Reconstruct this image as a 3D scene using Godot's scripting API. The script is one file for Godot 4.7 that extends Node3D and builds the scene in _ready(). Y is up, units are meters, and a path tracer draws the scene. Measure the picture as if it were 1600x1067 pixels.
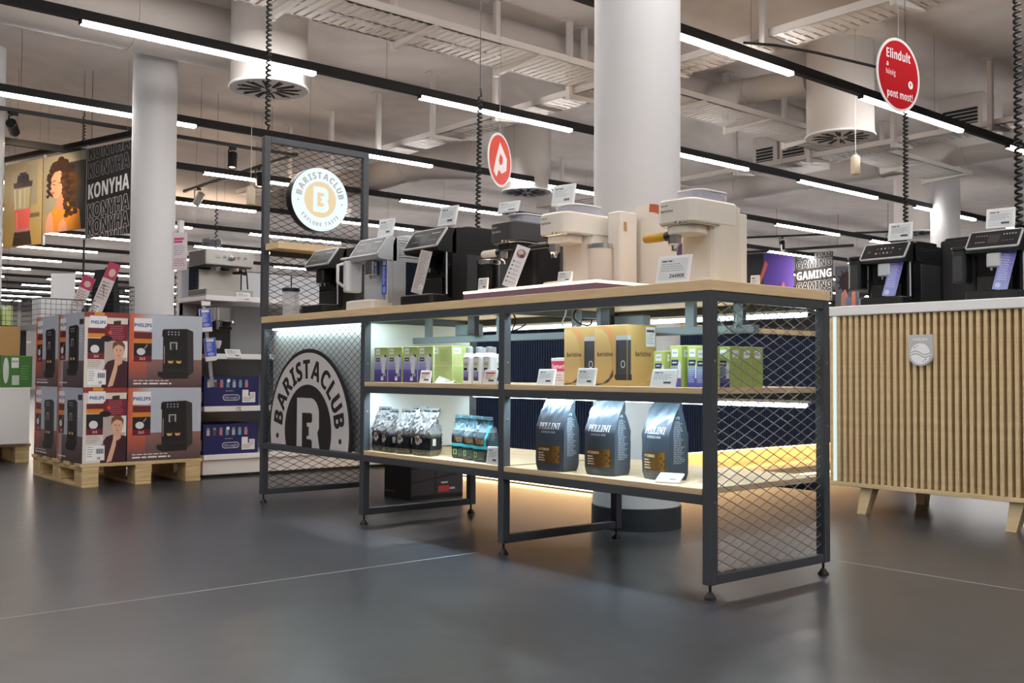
extends Node3D

const CAM_POS := Vector3(2.0216, 0.6955, 2.5389)
const LAMP_Y := 3.05
const CEIL_Y := 3.9

var M := {}
var used := {}
var F_SANS: Font
var F_BOLD: Font
var F_SERIF: Font
var F_HEAVY: Font
var glyphs := {}

# ---------------------------------------------------------------- geometry collector
class Geo:
	var v := PackedVector3Array()
	var n := PackedVector3Array()
	var t := PackedVector2Array()
	var ix := PackedInt32Array()
	var xf := Transform3D()

	func at(x := 0.0, y := 0.0, z := 0.0, ry := 0.0, rx := 0.0, rz := 0.0) -> Geo:
		xf = Transform3D(Basis.from_euler(Vector3(rx, ry, rz)), Vector3(x, y, z))
		return self

	func face(p: Array, k: Vector3, u: Array) -> void:
		var b := v.size()
		var kk := (xf.basis * k).normalized()
		for i in p.size():
			v.append(xf * (p[i] as Vector3))
			n.append(kk)
			t.append(u[i])
		for i in range(1, p.size() - 1):
			ix.append_array([b, b + i + 1, b + i])

	func quad(a: Vector3, b: Vector3, c: Vector3, d: Vector3, u0 := 0.0, v0 := 0.0, u1 := 1.0, v1 := 1.0) -> void:
		var k := (b - a).cross(c - a)
		if k.length_squared() < 1e-16:
			k = (c - a).cross(d - a)
		face([a, b, c, d], k, [Vector2(u0, v1), Vector2(u1, v1), Vector2(u1, v0), Vector2(u0, v0)])

	func tri(a: Vector3, b: Vector3, c: Vector3) -> void:
		face([a, b, c], (b - a).cross(c - a), [Vector2(0, 1), Vector2(1, 1), Vector2(0.5, 0)])

	func out_face(p: Array, mid: Vector3) -> void:
		var k: Vector3 = (p[1] - p[0]).cross(p[2] - p[0])
		var c := Vector3.ZERO
		for q in p:
			c += q
		c /= p.size()
		var u := [Vector2(0, 1), Vector2(1, 1), Vector2(1, 0), Vector2(0, 0)]
		if k.dot(c - mid) < 0:
			var r := p.duplicate()
			r.reverse()
			face(r, -k, u)
		else:
			face(p, k, u)

	func box(c: Vector3, s: Vector3, bev := 0.0) -> Geo:
		var h := s * 0.5
		var b: float = minf(bev, minf(h.x, minf(h.y, h.z)) * 0.9)
		var inn := h - Vector3.ONE * b
		for i in 3:
			var j := (i + 1) % 3
			var k := (i + 2) % 3
			for sg in [-1.0, 1.0]:
				var p := []
				for q in [[-1, -1], [1, -1], [1, 1], [-1, 1]]:
					var w := c
					w[i] += sg * h[i]
					w[j] += q[0] * inn[j]
					w[k] += q[1] * inn[k]
					p.append(w)
				out_face(p, c)
			if b > 0:
				for sj in [-1.0, 1.0]:
					for sk in [-1.0, 1.0]:
						var p2 := []
						for e in [[0, -1], [0, 1], [1, 1], [1, -1]]:
							var w2 := c
							w2[i] += e[1] * inn[i]
							w2[j] += sj * (h[j] if e[0] == 0 else inn[j])
							w2[k] += sk * (inn[k] if e[0] == 0 else h[k])
							p2.append(w2)
						out_face(p2, c)
		if b > 0:
			for sx in [-1.0, 1.0]:
				for sy in [-1.0, 1.0]:
					for sz in [-1.0, 1.0]:
						out_face([c + Vector3(sx * h.x, sy * inn.y, sz * inn.z), c + Vector3(sx * inn.x, sy * h.y, sz * inn.z), c + Vector3(sx * inn.x, sy * inn.y, sz * h.z)], c)
		return self

	func span(x0: float, y0: float, z0: float, x1: float, y1: float, z1: float, bev := 0.0) -> Geo:
		return box(Vector3((x0 + x1) / 2, (y0 + y1) / 2, (z0 + z1) / 2), Vector3(absf(x1 - x0), absf(y1 - y0), absf(z1 - z0)), bev)

	# rings of equal size, each an array of Vector3, walked counter-clockwise seen from the last ring's side
	func loft(rings: Array, caps := true, closed := true, us := [0.0, 1.0]) -> Geo:
		var m: int = rings[0].size()
		var last := m if closed else m - 1
		for r in range(rings.size() - 1):
			var v0 := 1.0 - float(r) / (rings.size() - 1)
			var v1 := 1.0 - float(r + 1) / (rings.size() - 1)
			for i in last:
				var j := (i + 1) % m
				quad(rings[r][i], rings[r][j], rings[r + 1][j], rings[r + 1][i], lerpf(us[0], us[1], float(i) / last), v1, lerpf(us[0], us[1], float(i + 1) / last), v0)
		if caps:
			cap(rings[rings.size() - 1], false)
			cap(rings[0], true)
		return self

	func cap(ring: Array, flip: bool) -> void:
		var c := Vector3.ZERO
		for q in ring:
			c += q
		c /= ring.size()
		for i in ring.size():
			var a: Vector3 = ring[i]
			var b: Vector3 = ring[(i + 1) % ring.size()]
			if flip:
				tri(c, b, a)
			else:
				tri(c, a, b)

	# a polygon in x and y, pushed from z0 to z1
	func prism(poly: PackedVector2Array, z0: float, z1: float) -> Geo:
		var p := poly
		if Geometry2D.is_polygon_clockwise(p):
			p = p.duplicate()
			p.reverse()
		var area := 0.0
		for i in p.size():
			area += p[i].cross(p[(i + 1) % p.size()])
		if area < 0:
			p.reverse()
		for i in p.size():
			var a := p[i]
			var b := p[(i + 1) % p.size()]
			quad(Vector3(a.x, a.y, z1), Vector3(a.x, a.y, z0), Vector3(b.x, b.y, z0), Vector3(b.x, b.y, z1))
		var lo := p[0]
		var hi := p[0]
		for q in p:
			lo = lo.min(q)
			hi = hi.max(q)
		var tr := Geometry2D.triangulate_polygon(p)
		for i in range(0, tr.size(), 3):
			var q := [p[tr[i]], p[tr[i + 1]], p[tr[i + 2]]]
			if (q[1] - q[0]).cross(q[2] - q[0]) < 0:
				q = [q[0], q[2], q[1]]
			var u := []
			for w in q:
				u.append(Vector2((w.x - lo.x) / (hi.x - lo.x), 1.0 - (w.y - lo.y) / (hi.y - lo.y)))
			face([Vector3(q[0].x, q[0].y, z1), Vector3(q[1].x, q[1].y, z1), Vector3(q[2].x, q[2].y, z1)], Vector3(0, 0, 1), u)
			face([Vector3(q[0].x, q[0].y, z0), Vector3(q[2].x, q[2].y, z0), Vector3(q[1].x, q[1].y, z0)], Vector3(0, 0, -1), [u[0], u[2], u[1]])
		return self

	static func rrect(w: float, h: float, r: float, seg := 4) -> PackedVector2Array:
		var p := PackedVector2Array()
		r = minf(r, minf(w, h) / 2 - 0.0001)
		for q in [[1, 1, 0.0], [-1, 1, 0.5], [-1, -1, 1.0], [1, -1, 1.5]]:
			for i in seg + 1:
				var a: float = PI * (q[2] + 0.5 * i / seg)
				p.append(Vector2(q[0] * (w / 2 - r) + cos(a) * r, q[1] * (h / 2 - r) + sin(a) * r))
		return p

	# upright box with rounded vertical edges and softened top and bottom rims
	func rbox(c: Vector3, s: Vector3, r: float, bev := 0.0, seg := 4) -> Geo:
		var rings := []
		for q in [[-1.0, 1.0], [-1.0, 0.0], [1.0, 0.0], [1.0, 1.0]]:
			if bev <= 0 and q[1] == 1.0:
				continue
			var d: float = 2 * bev * q[1]
			var ring := []
			for p in rrect(s.x - d, s.z - d, r - d / 2 if r > d / 2 else 0.001, seg):
				ring.append(c + Vector3(p.x, q[0] * (s.y / 2 - (bev if q[1] == 0.0 else 0.0)), -p.y))
			rings.append(ring)
		return loft(rings)

	func tube(path: Array, r: float, sides := 6, caps := true) -> Geo:
		var up := Vector3.UP
		var rings := []
		var nr := []
		for i in path.size():
			var d: Vector3 = (path[mini(i + 1, path.size() - 1)] - path[maxi(i - 1, 0)]).normalized()
			if absf(d.dot(up)) > 0.95:
				up = Vector3.RIGHT if absf(d.x) < 0.9 else Vector3.FORWARD
			var a := d.cross(up).normalized()
			var b := a.cross(d).normalized()
			up = b
			var ring := []
			var nn := []
			for s in sides:
				var w := TAU * s / sides
				var k := a * cos(w) + b * sin(w)
				ring.append(path[i] + k * r)
				nn.append(k)
			rings.append(ring)
			nr.append(nn)
		for i in path.size() - 1:
			for s in sides:
				var s2 := (s + 1) % sides
				var base := v.size()
				for q in [[i, s], [i, s2], [i + 1, s2], [i + 1, s]]:
					v.append(xf * (rings[q[0]][q[1]] as Vector3))
					n.append((xf.basis * (nr[q[0]][q[1]] as Vector3)).normalized())
					t.append(Vector2(float(q[1]) / sides, float(q[0])))
				ix.append_array([base, base + 1, base + 2, base, base + 2, base + 3])
		if caps:
			cap(rings[0], false)
			cap(rings[rings.size() - 1], true)
		return self

	# profile of (radius, height) turned about the y axis through c
	func lathe(profile: Array, c := Vector3.ZERO, seg := 20, a0 := 0.0, a1 := TAU) -> Geo:
		var sn := []
		for i in profile.size() - 1:
			var d: Vector2 = profile[i + 1] - profile[i]
			sn.append(Vector2(d.y, -d.x).normalized())
		for i in profile.size() - 1:
			var na: Vector2 = sn[i]
			var nb: Vector2 = sn[i]
			if i > 0 and sn[i - 1].dot(sn[i]) > 0.75:
				na = (sn[i - 1] + sn[i]).normalized()
			if i < sn.size() - 1 and sn[i + 1].dot(sn[i]) > 0.75:
				nb = (sn[i + 1] + sn[i]).normalized()
			for s in seg:
				var w0 := lerpf(a0, a1, float(s) / seg)
				var w1 := lerpf(a0, a1, float(s + 1) / seg)
				var base := v.size()
				for q in [[profile[i], w0, na], [profile[i], w1, na], [profile[i + 1], w1, nb], [profile[i + 1], w0, nb]]:
					var dir := Vector3(sin(q[1]), 0, cos(q[1]))
					v.append(xf * (c + dir * q[0].x + Vector3(0, q[0].y, 0)))
					n.append((xf.basis * (dir * q[2].x + Vector3(0, q[2].y, 0))).normalized())
					t.append(Vector2((q[1] - a0) / (a1 - a0), 1.0 - float(i if q[0] == profile[i] else i + 1) / (profile.size() - 1)))
				ix.append_array([base, base + 2, base + 1, base, base + 3, base + 2])
		return self

	func smooth(deg := 40.0) -> Geo:
		var by := {}
		for i in v.size():
			var key := Vector3i((v[i] * 20000.0).round())
			if not by.has(key):
				by[key] = []
			by[key].append(i)
		var lim := cos(deg_to_rad(deg))
		var m := n.duplicate()
		for key in by:
			var l: Array = by[key]
			for i in l:
				var s := Vector3.ZERO
				for j in l:
					if n[i].dot(n[j]) > lim:
						s += n[j]
				m[i] = s.normalized()
		n = m
		return self

	func mesh() -> ArrayMesh:
		var a := []
		a.resize(Mesh.ARRAY_MAX)
		a[Mesh.ARRAY_VERTEX] = v
		a[Mesh.ARRAY_NORMAL] = n
		a[Mesh.ARRAY_TEX_UV] = t
		a[Mesh.ARRAY_INDEX] = ix
		var me := ArrayMesh.new()
		me.add_surface_from_arrays(Mesh.PRIMITIVE_TRIANGLES, a)
		return me

# ---------------------------------------------------------------- flat print, drawn at twice its size
class Cv:
	var im: Image
	var w: int
	var h: int
	var host

	func _init(ww: int, hh: int, c: Color, hst) -> void:
		w = ww
		h = hh
		host = hst
		im = Image.create(w * 2, h * 2, false, Image.FORMAT_RGBA8)
		im.fill(c)

	func rect(x: float, y: float, ww: float, hh: float, c: Color) -> Cv:
		im.fill_rect(Rect2i(roundi(x * 2), roundi(y * 2), maxi(1, roundi(ww * 2)), maxi(1, roundi(hh * 2))), c)
		return self

	func fade(x: float, y: float, ww: float, hh: float, c0: Color, c1: Color, across := false) -> Cv:
		var k := int((ww if across else hh) * 2)
		for i in k:
			var c := c0.lerp(c1, float(i) / maxi(1, k - 1))
			if across:
				im.fill_rect(Rect2i(int(x * 2) + i, int(y * 2), 1, int(hh * 2)), c)
			else:
				im.fill_rect(Rect2i(int(x * 2), int(y * 2) + i, int(ww * 2), 1), c)
		return self

	func poly(p: Array, c: Color) -> Cv:
		var lo := 1e9
		var hi := -1e9
		for q in p:
			lo = minf(lo, q.y * 2)
			hi = maxf(hi, q.y * 2)
		for y in range(maxi(0, int(floor(lo))), mini(h * 2, int(ceil(hi)))):
			var xs := []
			var yy := y + 0.5
			for i in p.size():
				var a: Vector2 = p[i] * 2.0
				var b: Vector2 = p[(i + 1) % p.size()] * 2.0
				if (a.y <= yy) != (b.y <= yy):
					xs.append(a.x + (yy - a.y) / (b.y - a.y) * (b.x - a.x))
			xs.sort()
			for i in range(0, xs.size() - 1, 2):
				var x0 := roundi(xs[i])
				var x1 := roundi(xs[i + 1])
				if x1 > x0:
					im.fill_rect(Rect2i(x0, y, x1 - x0, 1), c)
		return self

	func pl(a: Array, c: Color) -> Cv:
		var p := []
		for i in range(0, a.size(), 2):
			p.append(Vector2(a[i], a[i + 1]))
		return poly(p, c)

	func ell(cx: float, cy: float, rx: float, ry: float, c: Color) -> Cv:
		for y in range(int((cy - ry) * 2), int((cy + ry) * 2) + 1):
			var k := 1.0 - pow((y + 0.5 - cy * 2) / (ry * 2), 2)
			if k > 0:
				var x := rx * 2 * sqrt(k)
				im.fill_rect(Rect2i(roundi(cx * 2 - x), y, maxi(1, roundi(2 * x)), 1), c)
		return self

	func line(x0: float, y0: float, x1: float, y1: float, th: float, c: Color) -> Cv:
		var d := Vector2(x1 - x0, y1 - y0).normalized().orthogonal() * th / 2
		return poly([Vector2(x0, y0) + d, Vector2(x1, y1) + d, Vector2(x1, y1) - d, Vector2(x0, y0) - d], c)

	# words with capitals of height hh whose foot stands at y; al 0 left, 0.5 middle, 1 right; skew tilts the row, wide stretches it
	func text(s: String, x: float, y: float, hh: float, c: Color, al := 0.5, font := "b", wide := 1.0, skew := 0.0) -> Cv:
		var g: Array = host.glyph_tris(s, font)
		var k: float = hh
		var wid: float = g[1] * k * wide
		var ox := x - wid * al
		for tri in g[0]:
			var p := []
			for q in tri:
				var px: float = ox + q.x * k * wide
				p.append(Vector2(px, y - q.y * k + (px - x) * skew))
			poly(p, c)
		return self

	func outlined(s: String, x: float, y: float, hh: float, c: Color, inner: Color, th: float, al := 0.5, wide := 1.0, skew := 0.0) -> Cv:
		for a in 8:
			text(s, x + cos(a * TAU / 8) * th, y + sin(a * TAU / 8) * th, hh, c, al, "x", wide, skew)
		return text(s, x, y, hh, inner, al, "x", wide, skew)

	# rows of unreadable small print
	func lines(x: float, y: float, ww: float, rows: int, step: float, th: float, c: Color, sd := 1) -> Cv:
		var r := RandomNumberGenerator.new()
		r.seed = sd
		for i in rows:
			var xx := x
			var e := x + ww * r.randf_range(0.6, 1.0)
			while xx < e:
				var l := minf(r.randf_range(2.0, 6.0) * th, e - xx)
				rect(xx, y + i * step, l, th, c)
				xx += l + th * 0.8
		return self

	# soft focus, as in a photograph
	func soften(k: int) -> Cv:
		im.resize(w * 2 / k, h * 2 / k, Image.INTERPOLATE_LANCZOS)
		im.resize(w * 2, h * 2, Image.INTERPOLATE_CUBIC)
		return self

	func tex() -> ImageTexture:
		im.resize(w, h, Image.INTERPOLATE_BILINEAR)
		return ImageTexture.create_from_image(im)

func glyph_tris(s: String, font: String) -> Array:
	var key := font + s
	if glyphs.has(key):
		return glyphs[key]
	var tm := TextMesh.new()
	tm.text = s
	tm.font = {"b": F_BOLD, "s": F_SANS, "r": F_SERIF, "x": F_HEAVY}[font]
	tm.font_size = 64
	tm.pixel_size = 1.0 / 64
	tm.depth = 0.0
	tm.curve_step = 2.0
	tm.horizontal_alignment = HORIZONTAL_ALIGNMENT_LEFT
	var a := tm.get_mesh_arrays()
	var vs: PackedVector3Array = a[Mesh.ARRAY_VERTEX]
	var ids: PackedInt32Array = a[Mesh.ARRAY_INDEX] if a[Mesh.ARRAY_INDEX] != null else PackedInt32Array()
	if ids.is_empty():
		ids = PackedInt32Array(range(vs.size()))
	var lo := Vector2(1e9, 1e9)
	var hi := Vector2(-1e9, -1e9)
	for q in vs:
		lo = lo.min(Vector2(q.x, q.y))
		hi = hi.max(Vector2(q.x, q.y))
	var cap_h := cap_of(font)
	var base := base_of(font)
	var tris := []
	for i in range(0, ids.size(), 3):
		var tri := []
		for j in 3:
			var q := vs[ids[i + j]]
			tri.append(Vector2((q.x - lo.x) / cap_h, (q.y - base) / cap_h))
		tris.append(tri)
	glyphs[key] = [tris, (hi.x - lo.x) / cap_h]
	return glyphs[key]

var cap_cache := {}
func letter_box(font: String) -> Array:
	if not cap_cache.has(font):
		var tm := TextMesh.new()
		tm.text = "H"
		tm.font = {"b": F_BOLD, "s": F_SANS, "r": F_SERIF, "x": F_HEAVY}[font]
		tm.font_size = 64
		tm.pixel_size = 1.0 / 64
		tm.depth = 0.0
		var b := tm.get_aabb()
		cap_cache[font] = [b.size.y, b.position.y]
	return cap_cache[font]
func cap_of(font: String) -> float:
	return letter_box(font)[0]
func base_of(font: String) -> float:
	return letter_box(font)[1]

# raised lettering on a plane: foot at (0, 0), facing +z of the collector's frame
func letters(g: Geo, s: String, hh: float, font := "b", al := 0.5, wide := 1.0, z := 0.0, dx := 0.0, dy := 0.0) -> void:
	var gl := glyph_tris(s, font)
	var wid: float = gl[1] * hh * wide
	for tri in gl[0]:
		var p := []
		for q in tri:
			p.append(Vector3(dx + q.x * hh * wide - wid * al, dy + q.y * hh, z))
		var k: Vector3 = (p[1] - p[0]).cross(p[2] - p[0])
		if k.z < 0:
			p = [p[0], p[2], p[1]]
		g.face(p, Vector3(0, 0, 1), [Vector2.ZERO, Vector2.ZERO, Vector2.ZERO])

# lettering bent round a circle; deg is the angle of its middle (90 is the top), inward true for words read along the foot
func ring_letters(g: Geo, s: String, hh: float, r: float, deg: float, sweep: float, inward := false, z := 0.0, font := "x") -> void:
	var keep := g.xf
	var tot := 0.0
	var ws := []
	for ch in s:
		var wd: float = (hh * 0.45 if ch == " " else float(glyph_tris(ch, font)[1]) * hh)
		ws.append(wd)
		tot += wd
	var gap: float = (deg_to_rad(sweep) * (r + hh if inward else r) - tot) / (s.length() - 1)
	tot = deg_to_rad(sweep) * (r + hh if inward else r)
	var a := -tot / 2
	for i in s.length():
		var mid: float = a + ws[i] / 2
		var rr := r + hh if inward else r
		var ang: float = deg_to_rad(deg) + (mid / rr if inward else -mid / rr)
		if s[i] != " ":
			g.xf = keep * Transform3D(Basis(Vector3(0, 0, 1), ang + (PI / 2 if inward else -PI / 2)), Vector3(cos(ang) * rr, sin(ang) * rr, 0))
			letters(g, s[i], hh, font, 0.5, 1.0, z)
		a += ws[i] + gap
	g.xf = keep

# ---------------------------------------------------------------- nodes
func numbered(called: String) -> String:
	var k: int = used.get(called, 0)
	used[called] = k + 1
	return called if k == 0 else "%s_%03d" % [called, k]

func tag(o: Node3D, label: String, category: String, group := "") -> Node3D:
	o.set_meta("label", label)
	o.set_meta("category", category)
	if group:
		o.set_meta("group", group)
	return o

func thing(called: String, label: String, category: String, at := Vector3.ZERO, turn := 0.0, group := "") -> Node3D:
	var o := Node3D.new()
	o.name = numbered(called)
	add_child(o)
	o.position = at
	o.rotation.y = turn
	return tag(o, label, category, group)

func part(parent: Node3D, called: String, g, m: Material, at := Vector3.ZERO, rot := Vector3.ZERO) -> MeshInstance3D:
	var o := MeshInstance3D.new()
	o.name = called
	o.mesh = g.mesh() if g is Geo else g
	o.material_override = m
	parent.add_child(o, true)
	o.position = at
	o.rotation = rot
	return o

func solo(called: String, label: String, category: String, g, m: Material, at := Vector3.ZERO, rot := Vector3.ZERO, group := "") -> MeshInstance3D:
	var o := part(self, "tmp_node", g, m, at, rot)
	o.name = numbered(called)
	tag(o, label, category, group)
	return o

func structure(called: String, g, m: Material) -> MeshInstance3D:
	var o := part(self, called, g, m)
	o.set_meta("kind", "structure")
	return o

func copy(src: Node3D, called: String, at: Vector3, turn: float, label := "", group := "") -> Node3D:
	var o: Node3D = src.duplicate()
	o.name = numbered(called)
	add_child(o)
	o.position = at
	o.rotation.y = turn
	if label:
		o.set_meta("label", label)
	if group:
		o.set_meta("group", group)
	return o

func area(at: Vector3, rot: Vector3, w: float, h: float, e: float, c: Color) -> AreaLight3D:
	var l := AreaLight3D.new()
	l.area_size = Vector2(w, h)
	l.light_energy = e
	l.light_color = c
	l.shadow_enabled = true
	l.area_range = 30.0
	l.position = at
	l.rotation = rot
	add_child(l)
	return l

# ---------------------------------------------------------------- materials
func mat(c: Color, rough := 0.6, metal := 0.0, texture: Texture2D = null) -> StandardMaterial3D:
	var m := StandardMaterial3D.new()
	m.albedo_color = c
	m.roughness = rough
	m.metallic = metal
	if texture:
		m.albedo_texture = texture
		m.albedo_color = Color.WHITE
	return m

func printed(cv: Cv, rough := 0.5) -> StandardMaterial3D:
	return mat(Color.WHITE, rough, 0.0, cv.tex())

func glow(c: Color, e: float) -> StandardMaterial3D:
	var m := mat(c, 0.5)
	m.albedo_color = c * 0.35
	m.albedo_color.a = 1.0
	m.emission_enabled = true
	m.emission = c
	m.emission_energy_multiplier = e
	return m

func triplanar(m: StandardMaterial3D, per_metre: float, world := true) -> StandardMaterial3D:
	m.uv1_triplanar = true
	m.uv1_world_triplanar = world
	m.uv1_scale = Vector3.ONE * per_metre
	return m

func grain(base: Color, dark: Color, sd: int) -> ImageTexture:
	var im := Image.create(256, 256, false, Image.FORMAT_RGB8)
	var nz := FastNoiseLite.new()
	nz.seed = sd
	nz.frequency = 0.02
	var fine := FastNoiseLite.new()
	fine.seed = sd + 7
	fine.frequency = 0.09
	for y in 256:
		for x in 256:
			var wx := cos(x * TAU / 256) * 9.0
			var wz := sin(x * TAU / 256) * 9.0
			var wy := cos(y * TAU / 256) * 90.0
			var ww := sin(y * TAU / 256) * 90.0
			var a := nz.get_noise_3d(wx + ww, wy, wz) * 0.5 + fine.get_noise_3d(wx * 0.6 + ww, wy, wz * 0.6) * 0.5
			im.set_pixel(x, y, base.lerp(dark, clampf(0.45 + a, 0, 1)))
	return ImageTexture.create_from_image(im)

func speckle(base: Color, dark: Color, sd: int, size := 256) -> ImageTexture:
	var im := Image.create(size, size, false, Image.FORMAT_RGB8)
	var nz := FastNoiseLite.new()
	nz.seed = sd
	nz.frequency = 0.03
	nz.fractal_octaves = 4
	for y in size:
		for x in size:
			var a := TAU * x / size
			var b := TAU * y / size
			var q := nz.get_noise_3d(cos(a) * 40 + cos(b) * 17, sin(a) * 40 + sin(b) * 23, cos(b) * 40 - sin(b) * 11)
			im.set_pixel(x, y, base.lerp(dark, clampf(0.5 + q, 0, 1)))
	return ImageTexture.create_from_image(im)

func c8(r: int, g: int, b: int) -> Color:
	return Color(r / 255.0, g / 255.0, b / 255.0)

func make_materials() -> void:
	F_SANS = sysfont("Droid Sans", 400)
	F_BOLD = sysfont("Droid Sans", 700)
	var heavy := FontVariation.new()
	heavy.base_font = F_BOLD
	heavy.variation_embolden = 0.55
	F_HEAVY = heavy
	F_SERIF = sysfont("Droid Serif", 400)
	var white := c8(236, 236, 238)
	M.steel = mat(c8(74, 78, 84), 0.45, 0.1)
	M.wire = mat(c8(150, 152, 156), 0.35, 0.7)
	M.wire_black = mat(c8(26, 27, 29), 0.45, 0.3)
	M.foot = mat(c8(22, 22, 23), 0.5)
	M.bolt = mat(c8(150, 152, 155), 0.3, 1.0)
	M.wood = triplanar(mat(Color.WHITE, 0.5, 0.0, grain(c8(240, 214, 172), c8(220, 188, 142), 3)), 1.6)
	M.pale_board = triplanar(mat(Color.WHITE, 0.5, 0.0, grain(c8(226, 202, 166), c8(206, 178, 138), 5)), 1.6)
	M.slat = triplanar(mat(Color.WHITE, 0.55, 0.0, grain(c8(226, 202, 160), c8(206, 178, 134), 9)), 2.0)
	M.pallet = triplanar(mat(Color.WHITE, 0.8, 0.0, grain(c8(222, 198, 152), c8(186, 156, 108), 12)), 2.5)
	M.white = mat(white, 0.45)
	M.white_soft = mat(c8(226, 224, 222), 0.7)
	M.panel_white = mat(c8(214, 216, 216), 0.6)
	M.backing = mat(c8(178, 180, 182), 0.55)
	M.column = mat(c8(206, 205, 207), 0.7)
	M.skirt = mat(c8(46, 49, 54), 0.5)
	M.ceiling = triplanar(mat(Color.WHITE, 0.9, 0.0, speckle(c8(212, 203, 198), c8(202, 192, 187), 21)), 0.3)
	M.wall = mat(c8(190, 186, 184), 0.85)
	M.duct = mat(c8(190, 182, 177), 0.6)
	M.tray = mat(c8(206, 199, 194), 0.6)
	M.rail = mat(c8(12, 12, 13), 0.6)
	M.lamp = glow(Color(1.0, 0.985, 0.97), 38.0)
	M.lamp_warm = glow(Color(1.0, 0.90, 0.79), 38.0)
	M.led = glow(Color(0.86, 0.97, 1.0), 7.0)
	M.led_warm = glow(Color(1.0, 0.82, 0.58), 6.0)
	M.led_plinth = glow(Color(1.0, 0.84, 0.72), 2.2)
	M.spot_lens = glow(Color(1.0, 0.88, 0.74), 3.0)
	M.led_white = glow(Color(0.93, 1.0, 0.98), 0.6)
	var fl := mat(Color.WHITE, 0.3, 0.0, speckle(c8(68, 69, 75), c8(58, 59, 64), 31, 512))
	M.floor = triplanar(fl, 0.9)
	M.seam = mat(c8(170, 172, 176), 0.5)
	M.black = mat(c8(24, 24, 26), 0.35)
	M.black_gloss = mat(c8(12, 12, 14), 0.12)
	M.black_soft = mat(c8(30, 30, 32), 0.6)
	M.body_black = mat(c8(22, 22, 24), 0.3)
	M.side_grey = mat(c8(58, 60, 64), 0.3)
	M.chrome = mat(c8(205, 207, 210), 0.18, 1.0)
	M.brushed = mat(c8(196, 194, 190), 0.34, 0.85)
	M.channel = mat(c8(126, 138, 146), 0.45, 0.2)
	M.silver = mat(c8(198, 202, 208), 0.35, 0.3)
	M.cream = mat(c8(232, 226, 216), 0.4)
	M.cream_base = mat(c8(224, 216, 204), 0.45)
	M.graphite = mat(c8(62, 63, 66), 0.4)
	M.navy_tank = mat(c8(30, 38, 52), 0.15)
	M.yellow = mat(c8(206, 160, 40), 0.5)
	M.purple = mat(c8(92, 70, 120), 0.5)
	M.orange = mat(c8(196, 96, 60), 0.5)
	M.lilac = mat(c8(124, 100, 120), 0.4)
	M.navy = mat(c8(32, 48, 80), 0.5)
	M.smoke = mat(Color(0.86, 0.86, 0.93, 0.45), 0.1)
	M.smoke.transparency = BaseMaterial3D.TRANSPARENCY_ALPHA
	M.smoke_dark = mat(Color(0.30, 0.33, 0.37, 0.55), 0.1)
	M.smoke_dark.transparency = BaseMaterial3D.TRANSPARENCY_ALPHA
	M.clear = mat(Color(0.9, 0.93, 0.95, 0.22), 0.05)
	M.clear.transparency = BaseMaterial3D.TRANSPARENCY_ALPHA
	M.coffee = mat(c8(70, 42, 26), 0.8)
	M.tan_box = mat(c8(182, 147, 90), 0.6)
	M.brown_box = mat(c8(168, 132, 84), 0.75)
	M.navy_box = mat(c8(24, 36, 96), 0.5)
	M.green_box = mat(c8(178, 198, 118), 0.5)
	M.dark_box = mat(c8(28, 24, 30), 0.5)
	M.paper = mat(c8(232, 232, 234), 0.6)
	M.beige = mat(c8(206, 192, 168), 0.6)
	M.red = mat(c8(206, 48, 44), 0.4)
	M.rubber = mat(c8(18, 18, 19), 0.6)
	M.sign_ivory = mat(c8(214, 210, 210), 0.55)
	M.sign_black = mat(c8(40, 36, 38), 0.55)
	M.fabric_dark = mat(c8(28, 30, 36), 0.8)
	make_prints()

func sysfont(nm: String, wt: int) -> Font:
	var f := SystemFont.new()
	f.font_names = PackedStringArray([nm])
	f.font_weight = wt
	return f

func cv(w: int, h: int, c: Color) -> Cv:
	return Cv.new(w, h, c, self)

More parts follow.
